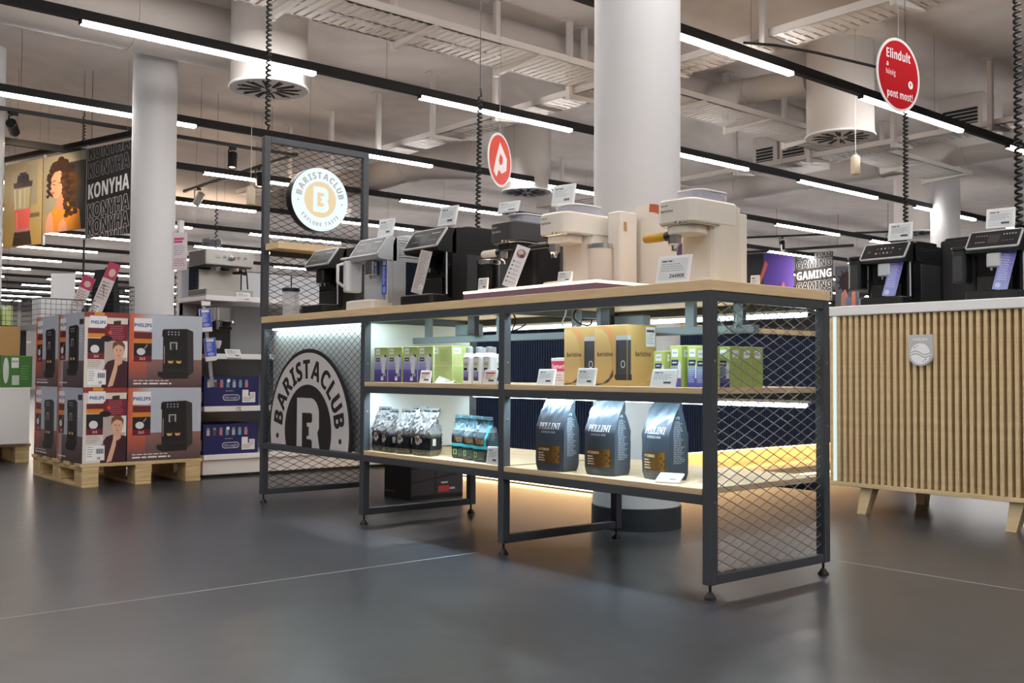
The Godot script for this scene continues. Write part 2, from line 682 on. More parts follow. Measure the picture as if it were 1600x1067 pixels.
# a bean-to-cup machine as printed on its carton, in a box of w by h whose top left corner is x, y
func draw_machine(k: Cv, x: float, y: float, w: float, h: float) -> void:
	var d := c8(40, 37, 38)
	k.pl([x + w * 0.08, y + h * 0.02, x + w * 0.78, y, x + w * 0.97, y + h * 0.05, x + w, y + h * 0.86, x + w * 0.8, y + h * 0.96, x + w * 0.08, y + h * 0.9], d)
	k.pl([x + w * 0.80, y + h * 0.03, x + w * 0.97, y + h * 0.06, x + w, y + h * 0.85, x + w * 0.84, y + h * 0.92], c8(58, 54, 54))
	k.pl([x + w * 0.06, y + h * 0.04, x + w * 0.79, y + h * 0.03, x + w * 0.79, y + h * 0.16, x + w * 0.05, y + h * 0.17], c8(24, 22, 24))
	for i in 4:
		for j in 2:
			k.ell(x + w * (0.24 + 0.1 * i), y + h * (0.07 + 0.05 * j), w * 0.025, h * 0.014, c8(190, 190, 195))
	k.rect(x + w * 0.1, y + h * 0.17, w * 0.68, h * 0.62, c8(30, 28, 30))
	k.rect(x + w * 0.28, y + h * 0.27, w * 0.22, h * 0.15, c8(186, 186, 190))
	k.rect(x + w * 0.32, y + h * 0.29, w * 0.14, h * 0.12, c8(46, 44, 46))
	k.rect(x + w * 0.36, y + h * 0.40, w * 0.1, h * 0.12, c8(16, 15, 17))
	k.rect(x + w * 0.11, y + h * 0.35, w * 0.02, h * 0.35, c8(206, 190, 180))
	for i in 2:
		k.pl([x + w * (0.22 + 0.24 * i), y + h * 0.635, x + w * (0.40 + 0.24 * i), y + h * 0.635, x + w * (0.37 + 0.24 * i), y + h * 0.69, x + w * (0.25 + 0.24 * i), y + h * 0.69], c8(228, 184, 112))
		k.rect(x + w * (0.24 + 0.24 * i), y + h * 0.636, w * 0.14, h * 0.014, c8(150, 96, 44))
	k.pl([x - w * 0.06, y + h * 0.86, x + w * 0.82, y + h * 0.87, x + w * 0.84, y + h * 0.99, x + w * 0.1, y + h, x - w * 0.06, y + h * 0.94], c8(34, 32, 34))

func brand_flap(k: Cv, x: float, y: float, w: float, h: float, word := "PHILIPS") -> void:
	k.pl([x, y, x + w, y, x + w, y + h * 0.8, x + w * 0.85, y + h, x, y + h], c8(240, 240, 243))
	k.text(word, x + w / 2, y + h * 0.68, h * 0.26, c8(34, 60, 140), 0.5, "b", 1.02)

func side_bands(k: Cv, x: float, y: float, w: float, h: float) -> void:
	k.rect(x, y, w, h * 0.3, c8(112, 40, 46))
	k.rect(x, y + h * 0.22, w, h * 0.16, c8(226, 140, 54))
	k.rect(x, y + h * 0.38, w, h * 0.42, c8(34, 28, 32))
	k.ell(x + w * 0.4, y + h * 0.66, w * 0.24, h * 0.12, c8(224, 222, 226))
	k.line(x + w * 0.75, y + h * 0.42, x + w * 0.6, y + h * 0.55, w * 0.06, c8(180, 182, 186))
	k.rect(x, y + h * 0.8, w, h * 0.2, c8(116, 28, 42))
	k.text("2x3", x + w * 0.48, y + h * 0.94, h * 0.09, c8(238, 236, 236))

func make_prints() -> void:
	var k: Cv
	# machine face of the coffee machine cartons
	k = cv(384, 372, c8(190, 198, 210))
	k.fade(0, 0, 110, 372, c8(214, 96, 66), c8(190, 198, 210), true)
	k.fade(0, 230, 384, 142, c8(150, 112, 104), c8(92, 74, 76))
	k.fade(0, 230, 90, 100, c8(206, 100, 74), c8(142, 84, 80))
	draw_machine(k, 160, 68, 180, 262)
	brand_flap(k, 24, 20, 92, 66)
	side_bands(k, 24, 92, 92, 150)
	k.lines(24, 336, 190, 1, 8, 6, c8(222, 212, 208), 4)
	k.lines(24, 350, 240, 1, 8, 8, c8(240, 236, 234), 5)
	M.p_machine = printed(k.soften(4))
	# narrow side of those cartons, with a person in a dark sweater resting chin on hand
	k = cv(256, 400, c8(226, 218, 208))
	k.rect(0, 0, 256, 26, c8(150, 60, 52))
	k.rect(56, 0, 60, 16, c8(226, 150, 62))
	k.rect(118, 60, 138, 90, c8(126, 34, 52))
	k.lines(150, 70, 96, 7, 11, 3, c8(196, 130, 140), 3)
	k.rect(20, 84, 98, 28, c8(110, 38, 44))
	k.rect(20, 112, 98, 24, c8(228, 142, 52))
	k.rect(20, 140, 98, 80, c8(34, 29, 33))
	k.ell(62, 196, 26, 22, c8(226, 226, 230))
	k.rect(20, 216, 98, 34, c8(118, 30, 44))
	k.text("2x3", 70, 240, 13, c8(238, 236, 236))
	k.rect(120, 150, 130, 250, c8(190, 178, 170))
	k.rect(226, 150, 30, 90, c8(236, 234, 232))
	k.pl([104, 400, 110, 300, 138, 262, 190, 246, 256, 262, 256, 400], c8(66, 30, 44))
	k.pl([178, 270, 182, 220, 226, 220, 226, 270, 204, 284], c8(222, 172, 146))
	k.ell(204, 202, 33, 44, c8(226, 178, 152))
	k.pl([166, 200, 168, 164, 190, 148, 222, 150, 240, 172, 238, 206, 230, 180, 200, 170, 178, 182], c8(116, 78, 50))
	k.ell(192, 200, 4, 2.5, c8(60, 40, 34))
	k.ell(214, 202, 4, 2.5, c8(60, 40, 34))
	k.pl([201, 200, 196, 220, 206, 220], c8(206, 152, 128))
	k.rect(192, 228, 20, 3, c8(168, 90, 84))
	k.pl([140, 400, 172, 300, 186, 246, 210, 238, 222, 252, 200, 268, 196, 310, 172, 392], c8(226, 178, 150))
	for i in 3:
		k.line(190, 244 + i * 7, 216, 236 + i * 8, 5, c8(216, 166, 138))
	brand_flap(k, 30, 18, 100, 64)
	k.pl([170, 44, 214, 40, 214, 60, 170, 66], c8(56, 50, 44))
	k.ell(130, 140, 34, 16, c8(34, 26, 28))
	k.ell(150, 106, 10, 10, c8(226, 90, 60))
	k.rect(20, 252, 100, 50, c8(222, 214, 208))
	k.lines(22, 258, 92, 4, 10, 2.5, c8(150, 130, 124), 8)
	k.rect(22, 306, 108, 80, c8(244, 244, 244))
	k.lines(28, 314, 40, 5, 12, 3, c8(120, 120, 124), 5)
	for i in 12:
		k.rect(80 + i * 3.6, 324, 1.0 + (i * 7 % 3), 26, c8(60, 60, 64))
	k.text("CE", 96, 380, 12, c8(40, 40, 44))
	M.p_man = printed(k.soften(4))
	# the wide side seen along the aisle, two cup pictures
	k = cv(320, 372, c8(184, 190, 204))
	k.fade(0, 240, 320, 132, c8(120, 104, 106), c8(80, 66, 70))
	k.fade(0, 0, 60, 372, c8(190, 96, 70), c8(184, 190, 204), true)
	draw_machine(k, 120, 60, 140, 256)
	brand_flap(k, 16, 20, 74, 60)
	side_bands(k, 16, 86, 74, 150)
	k.rect(262, 34, 52, 26, c8(60, 48, 56))
	k.lines(264, 70, 46, 6, 14, 4, c8(240, 240, 244), 2)
	k.lines(16, 348, 120, 1, 8, 7, c8(236, 232, 230), 5)
	M.p_wide = printed(k.soften(4))
	# navy cartons on the white shelving
	k = cv(384, 200, c8(22, 32, 92))
	var dc := [c8(190, 180, 176), c8(90, 74, 70), c8(190, 110, 120), c8(100, 150, 170), c8(180, 180, 190), c8(110, 170, 190), c8(200, 120, 140)]
	for i in 7:
		k.rect(24 + i * 44, 20, 18, 22, c8(150, 140, 140))
		k.rect(22 + i * 44, 36, 22, 36, dc[i])
	k.ell(170, 26, 12, 12, c8(236, 236, 240))
	k.lines(150, 94, 60, 1, 6, 3, c8(220, 220, 230), 2)
	k.poly(Array(shifted(Geo.rrect(120, 40, 20, 6), 190, 140)), c8(240, 240, 244))
	k.poly(Array(shifted(Geo.rrect(112, 32, 16, 6), 190, 140)), c8(22, 32, 92))
	k.text("DéLonghi", 190, 149, 17, c8(242, 242, 246), 0.5, "r", 0.9)
	k.rect(268, 88, 44, 46, c8(236, 236, 238))
	k.rect(268, 130, 90, 44, c8(236, 236, 238))
	k.rect(322, 104, 40, 70, c8(228, 228, 232))
	k.lines(272, 138, 80, 4, 8, 3, c8(120, 120, 126), 4)
	for i in 9:
		k.rect(328 + (i % 3) * 9, 112 + (i / 3) * 9, 5, 5, c8(150, 150, 154))
	M.p_navy = printed(k)
	# water filter cartons, green above and violet below
	k = cv(128, 256, c8(214, 220, 232))
	k.fade(0, 0, 128, 74, c8(156, 180, 92), c8(200, 214, 156))
	k.fade(0, 74, 128, 90, c8(206, 212, 226), c8(150, 150, 210))
	k.fade(0, 164, 128, 92, c8(96, 88, 176), c8(58, 48, 124))
	k.pl([64, 76, 82, 60, 104, 60, 112, 84, 104, 190, 74, 190], c8(222, 224, 234))
	k.pl([92, 58, 112, 52, 120, 70, 112, 76], c8(64, 60, 80))
	k.rect(12, 10, 42, 40, c8(240, 242, 246))
	k.text("PHILIPS", 33, 36, 7, c8(60, 70, 160), 0.5, "b", 0.9)
	k.rect(14, 78, 40, 26, c8(36, 44, 60))
	k.lines(20, 88, 28, 1, 8, 6, c8(240, 240, 244), 6)
	k.lines(12, 120, 70, 5, 12, 3, c8(110, 112, 190), 6)
	k.text("25", 98, 212, 22, c8(214, 230, 180))
	k.rect(66, 216, 24, 28, c8(236, 236, 244))
	k.rect(70, 222, 16, 4, c8(90, 80, 170))
	M.p_filter = printed(k)
	k = cv(128, 192, c8(196, 212, 140))
	k.fade(0, 96, 128, 96, c8(204, 220, 152), c8(190, 206, 134))
	k.rect(10, 10, 46, 30, c8(238, 244, 240))
	k.text("PHILIPS", 33, 30, 7, c8(70, 90, 160), 0.5, "b", 0.9)
	k.ell(34, 80, 12, 10, c8(224, 196, 160))
	k.lines(66, 20, 54, 7, 9, 2.4, c8(140, 166, 76), 3)
	k.lines(10, 110, 108, 8, 9, 2.4, c8(146, 172, 82), 4)
	M.p_green = printed(k)
	# tall green carton of descaler, one face with a bottle
	k = cv(128, 240, c8(184, 202, 116))
	k.rect(20, 18, 70, 46, c8(238, 242, 240))
	k.text("PHILIPS", 55, 46, 10, c8(70, 88, 160), 0.5, "b", 0.95)
	k.rect(14, 82, 80, 34, c8(40, 52, 110))
	k.lines(24, 94, 60, 1, 8, 8, c8(230, 232, 244), 6)
	k.fade(0, 122, 128, 118, c8(150, 176, 220), c8(72, 72, 164))
	k.lines(12, 136, 70, 7, 12, 3, c8(226, 230, 244), 9)
	k.pl([88, 110, 98, 92, 112, 92, 122, 112, 122, 200, 88, 200], c8(226, 228, 240))
	k.rect(86, 190, 42, 50, c8(96, 72, 150))
	M.p_descale = printed(k)
	k = cv(128, 240, c8(172, 188, 104))
	k.rect(26, 20, 72, 46, c8(236, 240, 238))
	k.text("PHILIPS", 62, 48, 10, c8(70, 88, 160), 0.5, "b", 0.95)
	k.lines(22, 92, 84, 11, 11, 2.6, c8(124, 146, 62), 5)
	M.p_descale_side = printed(k)
	# tan machine carton: picture side and word side
	var tan := c8(184, 148, 90)
	k = cv(256, 344, tan)
	k.pl([0, 0, 70, 8, 112, 40, 136, 90, 150, 60, 120, 14, 60, 0], c8(212, 128, 84))
	k.pl([0, 12, 60, 20, 104, 60, 132, 130, 138, 240, 112, 300, 60, 326, 0, 330], c8(196, 161, 104))
	k.pl([0, 336, 70, 330, 120, 300, 150, 250, 150, 290, 110, 326, 40, 340, 0, 344], c8(70, 64, 62))
	k.rect(172, 60, 84, 236, c8(64, 64, 68))
	k.rect(172, 60, 84, 26, c8(176, 178, 184))
	k.fade(172, 86, 26, 210, c8(44, 44, 48), c8(66, 66, 70), true)
	k.pl([164, 280, 256, 280, 256, 312, 172, 312, 160, 296], c8(48, 46, 48))
	k.ell(226, 222, 17, 21, c8(226, 226, 228))
	k.ell(226, 222, 12, 16, c8(60, 60, 64))
	k.text("baristina", 84, 176, 24, c8(52, 44, 36), 0.5, "b", 0.86)
	k.lines(14, 322, 30, 1, 8, 3, c8(120, 96, 60), 3)
	M.p_tan = printed(k)
	k = cv(256, 344, c8(186, 151, 94))
	k.rect(0, 60, 30, 236, c8(62, 62, 66))
	k.rect(0, 60, 30, 26, c8(176, 178, 184))
	k.rect(0, 280, 38, 32, c8(48, 46, 48))
	k.pl([256, 220, 256, 344, 60, 344, 150, 320], c8(194, 160, 100))
	k.text("baristina", 138, 176, 27, c8(52, 44, 36), 0.5, "b", 0.86)
	k.rect(164, 8, 84, 112, c8(232, 234, 236))
	k.rect(170, 24, 70, 14, c8(70, 74, 80))
	k.lines(172, 50, 70, 6, 10, 3, c8(130, 140, 150), 2)
	k.lines(170, 322, 40, 1, 8, 3, c8(120, 96, 60), 3)
	M.p_tan_side = printed(k)
	# wraps of the coffee bags: front, side, back, side round the perimeter
	k = cv(640, 384, c8(64, 74, 86))
	k.text("PELLINI", 122, 176, 30, c8(238, 240, 244), 0.5, "r", 1.05)
	k.text("ESPRESSO BAR", 122, 196, 10, c8(210, 214, 220), 0.5, "b", 1.25)
	k.text("PELLINI", 122, 32, 15, c8(220, 214, 226), 0.5, "r", 1.05)
	k.rect(24, 258, 196, 84, c8(92, 66, 26))
	k.fade(150, 258, 60, 84, c8(92, 66, 26), c8(142, 106, 44), true)
	k.text("n°9 CREMOSO", 32, 282, 12, c8(240, 234, 220), 0.0, "b", 0.92)
	k.lines(32, 292, 64, 4, 12, 5, c8(232, 226, 214), 3)
	for q in [[184, 284], [204, 296], [188, 312], [208, 322], [172, 326]]:
		k.ell(q[0], q[1], 9, 6, c8(70, 40, 26))
		k.ell(q[0] - 1, q[1] - 2, 4, 2, c8(150, 110, 70))
	k.lines(262, 120, 48, 24, 8, 3, c8(176, 184, 194), 7)
	k.text("n°9", 286, 110, 12, c8(220, 224, 230))
	M.p_bag_dark = printed(k, 0.34)
	k = cv(640, 300, c8(158, 160, 162))
	for i in 40:
		k.line((i * 83) % 640, (i * 47) % 160, (i * 83) % 640 + 50 - (i % 5) * 22, (i * 47) % 160 + 30, 7, c8(110 + (i * 31) % 110, 110 + (i * 31) % 110, 112 + (i * 31) % 110))
	k.rect(0, 180, 640, 80, c8(34, 38, 44))
	k.fade(0, 150, 640, 30, c8(150, 150, 150), c8(58, 54, 52))
	for q in [86, 420]:
		k.ell(q, 198, 40, 34, c8(226, 228, 230))
		k.ell(q, 188, 32, 14, c8(150, 100, 46))
		k.ell(q, 186, 20, 7, c8(206, 160, 86))
		k.ell(q + 46, 200, 14, 14, c8(226, 228, 230))
		k.rect(q - 40, 226, 80, 20, c8(48, 50, 52))
	k.rect(0, 260, 640, 40, c8(116, 112, 104))
	k.lines(20, 268, 200, 2, 14, 8, c8(72, 66, 56), 6)
	k.rect(262, 184, 26, 46, c8(226, 226, 224))
	M.p_bag_silver = printed(k, 0.28)
	M.p_bag_silver.metallic = 0.5
	k = cv(640, 300, c8(52, 70, 80))
	k.fade(0, 0, 640, 90, c8(60, 82, 92), c8(122, 144, 158))
	k.pl([0, 180, 0, 110, 120, 176, 180, 190], c8(26, 30, 34))
	k.rect(186, 0, 26, 190, c8(66, 178, 200))
	k.text("GIVA", 130, 176, 34, c8(196, 146, 92), 0.5, "b", 1.0)
	k.ell(60, 150, 16, 22, c8(120, 74, 40))
	k.rect(0, 186, 640, 22, c8(72, 190, 210))
	k.rect(0, 208, 640, 92, c8(28, 44, 44))
	k.rect(22, 230, 60, 40, c8(140, 180, 120))
	k.ell(52, 250, 14, 14, c8(40, 70, 50))
	k.lines(100, 228, 110, 6, 10, 4, c8(130, 150, 150), 3)
	k.lines(262, 40, 40, 12, 9, 3, c8(150, 170, 180), 3)
	M.p_bag_teal = printed(k, 0.34)
	# shelf price displays
	for i in 3:
		k = cv(128, 88, c8(206, 212, 214))
		k.lines(8, 8, 60, 1, 8, 6, c8(60, 64, 70), i + 2)
		k.lines(8, 22, 104, 4, 9, 3, c8(130, 136, 142), i + 5)
		if i == 0:
			k.text("244908", 118, 80, 15, c8(34, 36, 40), 1.0)
		else:
			k.rect(62 + i * 6, 66, 50 - i * 6, 12, c8(60, 64, 70))
		M["p_tag%d" % i] = printed(k, 0.3)
	k = cv(64, 64, c8(222, 214, 206))
	k.rect(4, 6, 56, 10, c8(196, 60, 70))
	k.lines(6, 22, 50, 3, 9, 4, c8(120, 110, 108), 2)
	k.rect(26, 48, 32, 10, c8(70, 60, 60))
	M.p_tag_small = printed(k, 0.35)
	# leaflets
	k = cv(96, 288, c8(196, 186, 182))
	k.lines(14, 16, 70, 22, 11, 4, c8(140, 132, 130), 3)
	k.ell(72, 244, 18, 18, c8(236, 234, 234))
	k.text("E", 72, 254, 18, c8(40, 36, 36))
	M.p_leaf_grey = printed(k)
	k = cv(96, 288, c8(232, 228, 230))
	k.ell(50, 52, 34, 30, c8(150, 110, 96))
	k.ell(44, 44, 20, 16, c8(206, 190, 180))
	k.ell(62, 66, 16, 12, c8(90, 46, 40))
	for i in 6:
		k.ell(18, 112 + i * 28, 7, 7, c8(120, 116, 120))
		k.lines(32, 106 + i * 28, 54, 2, 8, 3, c8(150, 146, 150), i + 1)
	M.p_leaf_white = printed(k)
	k = cv(96, 288, c8(104, 100, 186))
	k.fade(0, 0, 96, 288, c8(92, 86, 176), c8(158, 170, 226))
	k.rect(18, 10, 40, 12, c8(230, 232, 244))
	for i in 11:
		k.lines(14, 40 + i * 17, 68, 2, 6, 3, c8(206, 210, 240), i + 1)
	k.ell(30, 258, 18, 18, c8(200, 210, 240))
	M.p_leaf_violet = printed(k)
	k = cv(96, 288, c8(62, 86, 190))
	k.rect(16, 12, 64, 40, c8(226, 232, 244))
	k.lines(16, 70, 66, 8, 18, 8, c8(206, 214, 240), 3)
	k.ell(48, 250, 30, 26, c8(150, 170, 226))
	M.p_leaf_blue = printed(k)
	k = cv(96, 288, c8(206, 196, 196))
	k.rect(0, 0, 96, 74, c8(172, 62, 92))
	k.ell(54, 44, 26, 18, c8(206, 180, 160))
	k.lines(12, 90, 70, 6, 14, 5, c8(150, 120, 124), 3)
	k.rect(10, 190, 60, 60, c8(226, 222, 220))
	k.lines(16, 200, 46, 4, 11, 5, c8(110, 110, 114), 4)
	M.p_leaf_red = printed(k)
	k = cv(128, 288, c8(226, 218, 224))
	k.lines(14, 40, 100, 2, 22, 16, c8(206, 60, 110), 5)
	k.lines(14, 100, 100, 5, 16, 6, c8(160, 158, 170), 3)
	k.lines(14, 200, 100, 4, 16, 6, c8(206, 120, 160), 4)
	M.p_leaf_pink = printed(k)
	# touch panels of the machines
	k = cv(192, 96, c8(16, 16, 18))
	k.rect(74, 22, 44, 52, c8(58, 60, 64))
	for i in 5:
		k.ell(26 + i * 10, 26, 3, 3, c8(170, 174, 178))
		k.ell(30 + i * 8, 66, 2.6, 2.6, c8(210, 212, 214))
		k.ell(130 + i * 11, 24, 3, 4, c8(216, 218, 220))
		k.ell(130 + i * 10, 64, 2.6, 2.6, c8(150, 154, 158))
	M.p_panel = printed(k, 0.32)
	k = cv(192, 72, c8(14, 14, 16))
	for i in 5:
		for j in 2:
			k.ell(62 + i * 17, 24 + j * 24, 4, 4, c8(206, 208, 212) if (i * 2 + j) % 3 else c8(110, 112, 116))
	k.ell(28, 38, 6, 4, c8(120, 124, 128))
	k.ell(164, 34, 6, 4, c8(120, 124, 128))
	M.p_panel_dots = printed(k, 0.32)
	# hanging boards
	for q in [["KONYHA", "p_konyha"], ["GAMING", "p_gaming"]]:
		k = cv(320, 480, c8(38, 37, 40))
		var wd: float = 296.0 / (float(glyph_tris(q[0], "x")[1]) * 76.0)
		var ys := [51, 149, 261, 364, 452, 535]
		for i in 6:
			if i == 2:
				k.text(q[0], 160, ys[i], 80, c8(248, 246, 242), 0.5, "x", wd * 0.95, -0.09)
			else:
				k.outlined(q[0], 160, ys[i], 76, c8(240, 236, 232) if i > 2 else c8(176, 174, 172), c8(38, 37, 40), 2.8, 0.5, wd, -0.09)
		M[q[1]] = printed(k)
	k = cv(320, 400, c8(150, 142, 116))
	k.fade(0, 0, 320, 400, c8(166, 160, 140), c8(196, 168, 100))
	k.rect(60, 40, 120, 150, c8(180, 172, 146))
	k.rect(190, 20, 90, 190, c8(156, 152, 134))
	k.rect(180, 250, 120, 20, c8(118, 108, 78))
	k.pl([84, 116, 236, 116, 216, 318, 104, 318], c8(186, 182, 150))
	k.pl([84, 116, 98, 116, 116, 318, 104, 318], c8(226, 222, 196))
	k.pl([236, 116, 222, 116, 206, 318, 216, 318], c8(150, 140, 104))
	k.rect(128, 130, 18, 90, c8(222, 220, 196))
	k.rect(170, 130, 12, 100, c8(206, 202, 172))
	k.pl([94, 224, 226, 224, 216, 318, 104, 318], c8(238, 108, 104))
	k.pl([104, 236, 120, 236, 126, 318, 108, 318], c8(246, 140, 132))
	k.pl([80, 96, 240, 96, 234, 122, 86, 122], c8(56, 48, 64))
	k.pl([116, 62, 204, 62, 212, 98, 108, 98], c8(44, 36, 52))
	k.rect(132, 50, 56, 16, c8(60, 50, 68))
	k.pl([96, 330, 224, 330, 240, 396, 80, 396], c8(74, 62, 58))
	k.rect(106, 316, 108, 16, c8(206, 140, 150))
	M.p_blender = printed(k.soften(10))
	k = cv(300, 480, c8(150, 146, 128))
	k.rect(176, 60, 124, 420, c8(58, 58, 56))
	k.rect(0, 360, 60, 120, c8(170, 150, 110))
	for i in 60:
		var a := i * 2.399
		var rr := 8.0 + i * 1.75
		k.ell(150 + cos(a) * rr * 0.9, 150 + sin(a) * rr * 1.25 + (40 if cos(a) > 0 else 0), 24, 22, c8(48 + (i % 4) * 9, 33 + (i % 4) * 6, 29))
	k.pl([40, 480, 50, 370, 96, 316, 200, 300, 262, 360, 276, 480], c8(216, 140, 50))
	k.pl([96, 330, 104, 262, 160, 240, 176, 316, 140, 350], c8(190, 132, 102))
	k.pl([60, 140, 84, 106, 122, 100, 150, 130, 152, 200, 136, 250, 104, 272, 78, 262, 66, 236, 58, 232, 62, 222, 46, 208, 60, 178], c8(210, 152, 122))
	k.pl([120, 110, 150, 128, 154, 220, 132, 250, 138, 180], c8(186, 126, 98))
	k.line(66, 164, 92, 158, 4, c8(70, 44, 36))
	k.line(68, 180, 90, 184, 4, c8(66, 42, 38))
	k.line(112, 176, 134, 178, 4, c8(66, 42, 38))
	k.pl([60, 228, 84, 226, 82, 240, 64, 242], c8(172, 84, 78))
	for i in 40:
		k.ell(168 + sin(i * 1.9) * 34 + i * 0.9, 110 + i * 7.0, 17, 15, c8(44 + (i % 5) * 10, 30 + (i % 5) * 6, 26))
	for i in 16:
		k.ell(62 + i * 8 + sin(i * 2.3) * 10, 92 - sin(i * 0.2) * 44, 18, 17, c8(46 + (i % 3) * 10, 32 + (i % 3) * 6, 28))
	for i in 12:
		k.ell(44 + sin(i * 2.1) * 9, 120 + i * 12, 11, 10, c8(46, 32, 29))
	k.pl([20, 480, 26, 410, 46, 356, 62, 350, 74, 384, 84, 480], c8(216, 158, 130))
	k.pl([112, 480, 120, 430, 146, 396, 172, 430, 180, 480], c8(216, 158, 130))
	M.p_woman = printed(k.soften(6))
	k = cv(320, 320, c8(20, 18, 28))
	k.fade(150, 0, 170, 320, c8(70, 46, 130), c8(110, 80, 170), true)
	k.pl([220, 320, 236, 220, 262, 150, 290, 230, 300, 320], c8(226, 110, 84))
	k.pl([60, 200, 120, 150, 160, 40, 176, 60, 130, 170, 70, 230], c8(180, 84, 70))
	k.ell(30, 90, 70, 90, c8(18, 16, 26))
	M.p_game_poster = printed(k.soften(16))
	k = cv(256, 320, c8(92, 96, 104))
	k.ell(128, 110, 84, 70, c8(40, 24, 26))
	for i in 12:
		k.line(128, 120, 128 + cos(i * 0.52) * 110, 110 + sin(i * 0.52) * 90, 12, c8(46, 28, 30))
	k.pl([60, 320, 66, 190, 110, 160, 140, 210, 130, 320], c8(190, 130, 110))
	k.pl([170, 320, 178, 180, 214, 180, 220, 320], c8(206, 120, 100))
	k.rect(110, 220, 60, 100, c8(110, 120, 150))
	M.p_figure = printed(k.soften(8))
	# dark carton on the floor behind the counter
	k = cv(256, 256, c8(22, 19, 24))
	k.ell(90, 70, 34, 18, c8(92, 88, 92))
	k.ell(150, 74, 26, 12, c8(60, 56, 60))
	k.rect(10, 220, 90, 6, c8(110, 106, 110))
	k.ell(220, 76, 8, 14, c8(120, 118, 122))
	M.p_dark_front = printed(k)
	k = cv(384, 256, c8(66, 62, 70))
	k.pl([0, 30, 384, 6, 384, 18, 0, 42], c8(30, 28, 34))
	k.pl([0, 100, 384, 66, 384, 76, 0, 110], c8(34, 32, 38))
	k.pl([0, 170, 384, 130, 384, 140, 0, 178], c8(36, 34, 40))
	k.rect(170, 0, 14, 256, c8(40, 38, 44))
	k.rect(200, 196, 80, 30, c8(206, 66, 60))
	k.rect(220, 176, 50, 8, c8(220, 220, 224))
	k.rect(284, 206, 40, 10, c8(214, 214, 218))
	k.rect(0, 236, 384, 20, c8(20, 18, 22))
	M.p_dark_side = printed(k)
	# round hanging signs
	k = cv(256, 256, c8(228, 224, 224))
	k.ell(128, 128, 118, 118, c8(178, 34, 40))
	k.text("Elindult", 128, 76, 32, c8(240, 234, 234), 0.5, "b", 0.88)
	k.text("a", 62, 106, 18, c8(240, 234, 234))
	k.text("hűség", 82, 134, 18, c8(236, 214, 214), 0.5, "b", 0.8)
	k.ell(200, 152, 14, 14, c8(240, 234, 234))
	k.text("P", 200, 159, 14, c8(178, 34, 40))
	k.text("pont most!", 136, 210, 26, c8(240, 234, 234), 0.5, "b", 0.82)
	M.p_sign = printed(k, 0.09)
	k = cv(256, 256, c8(240, 240, 242))
	k.ell(128, 128, 116, 116, c8(226, 72, 56))
	k.pl([128, 42, 206, 110, 200, 166, 150, 190, 116, 176, 92, 214, 60, 190, 88, 120], c8(240, 240, 242))
	k.pl([132, 96, 160, 112, 156, 142, 128, 152, 118, 132], c8(226, 72, 56))
	M.p_sign_p = printed(k, 0.3)
	# crest on the slatted counter
	k = cv(256, 312, c8(190, 192, 194))
	k.text("PHILIPS", 128, 62, 27, c8(246, 246, 248), 0.5, "b", 1.12)
	k.ell(128, 190, 104, 104, c8(246, 246, 248))
	for i in 2:
		var p := []
		for j in 21:
			p.append(Vector2(24 + j * 10.4, 176 + i * 26 - sin(j / 20.0 * TAU) * 18))
		for j in 21:
			p.append(Vector2(232 - j * 10.4, 188 + i * 26 - sin((20 - j) / 20.0 * TAU) * 18))
		k.poly(p, c8(176, 178, 180))
	for q in [[70, 130, 22], [96, 112, 12], [184, 248, 22], [160, 266, 12]]:
		k.pl([q[0], q[1] - q[2], q[0] + 4, q[1] - 4, q[0] + q[2], q[1], q[0] + 4, q[1] + 4, q[0], q[1] + q[2], q[0] - 4, q[1] + 4, q[0] - q[2], q[1], q[0] - 4, q[1] - 4], c8(176, 178, 180))
	M.p_crest = printed(k, 0.35)
	k = cv(96, 128, c8(226, 214, 214))
	k.rect(0, 14, 96, 50, c8(204, 66, 96))
	k.text("lamart", 48, 50, 20, c8(244, 240, 240), 0.5, "b", 0.9)
	k.lines(12, 80, 74, 3, 12, 4, c8(196, 120, 140), 3)
	M.p_pink = printed(k)
	k = cv(96, 256, c8(224, 228, 234))
	k.rect(6, 10, 84, 60, c8(196, 206, 160))
	k.text("PHILIPS", 48, 46, 13, c8(60, 70, 150), 0.5, "b", 0.85)
	k.rect(10, 84, 60, 36, c8(30, 34, 44))
	k.fade(6, 130, 84, 120, c8(130, 130, 200), c8(62, 46, 110))
	k.lines(12, 140, 66, 5, 13, 4, c8(210, 210, 236), 5)
	M.p_bottle = printed(k, 0.3)
	k = cv(256, 192, c8(64, 118, 52))
	k.rect(84, 10, 60, 64, c8(220, 228, 216))
	k.text("PHILIPS", 114, 40, 12, c8(40, 60, 130), 0.5, "b", 0.85)
	k.ell(40, 90, 24, 80, c8(206, 208, 206))
	k.rect(90, 120, 60, 60, c8(196, 204, 196))
	k.lines(160, 60, 80, 6, 16, 4, c8(120, 170, 100), 2)
	M.p_green_far = printed(k)

func shifted(p: PackedVector2Array, x: float, y: float) -> PackedVector2Array:
	var r := PackedVector2Array()
	for q in p:
		r.append(q + Vector2(x, y))
	return r

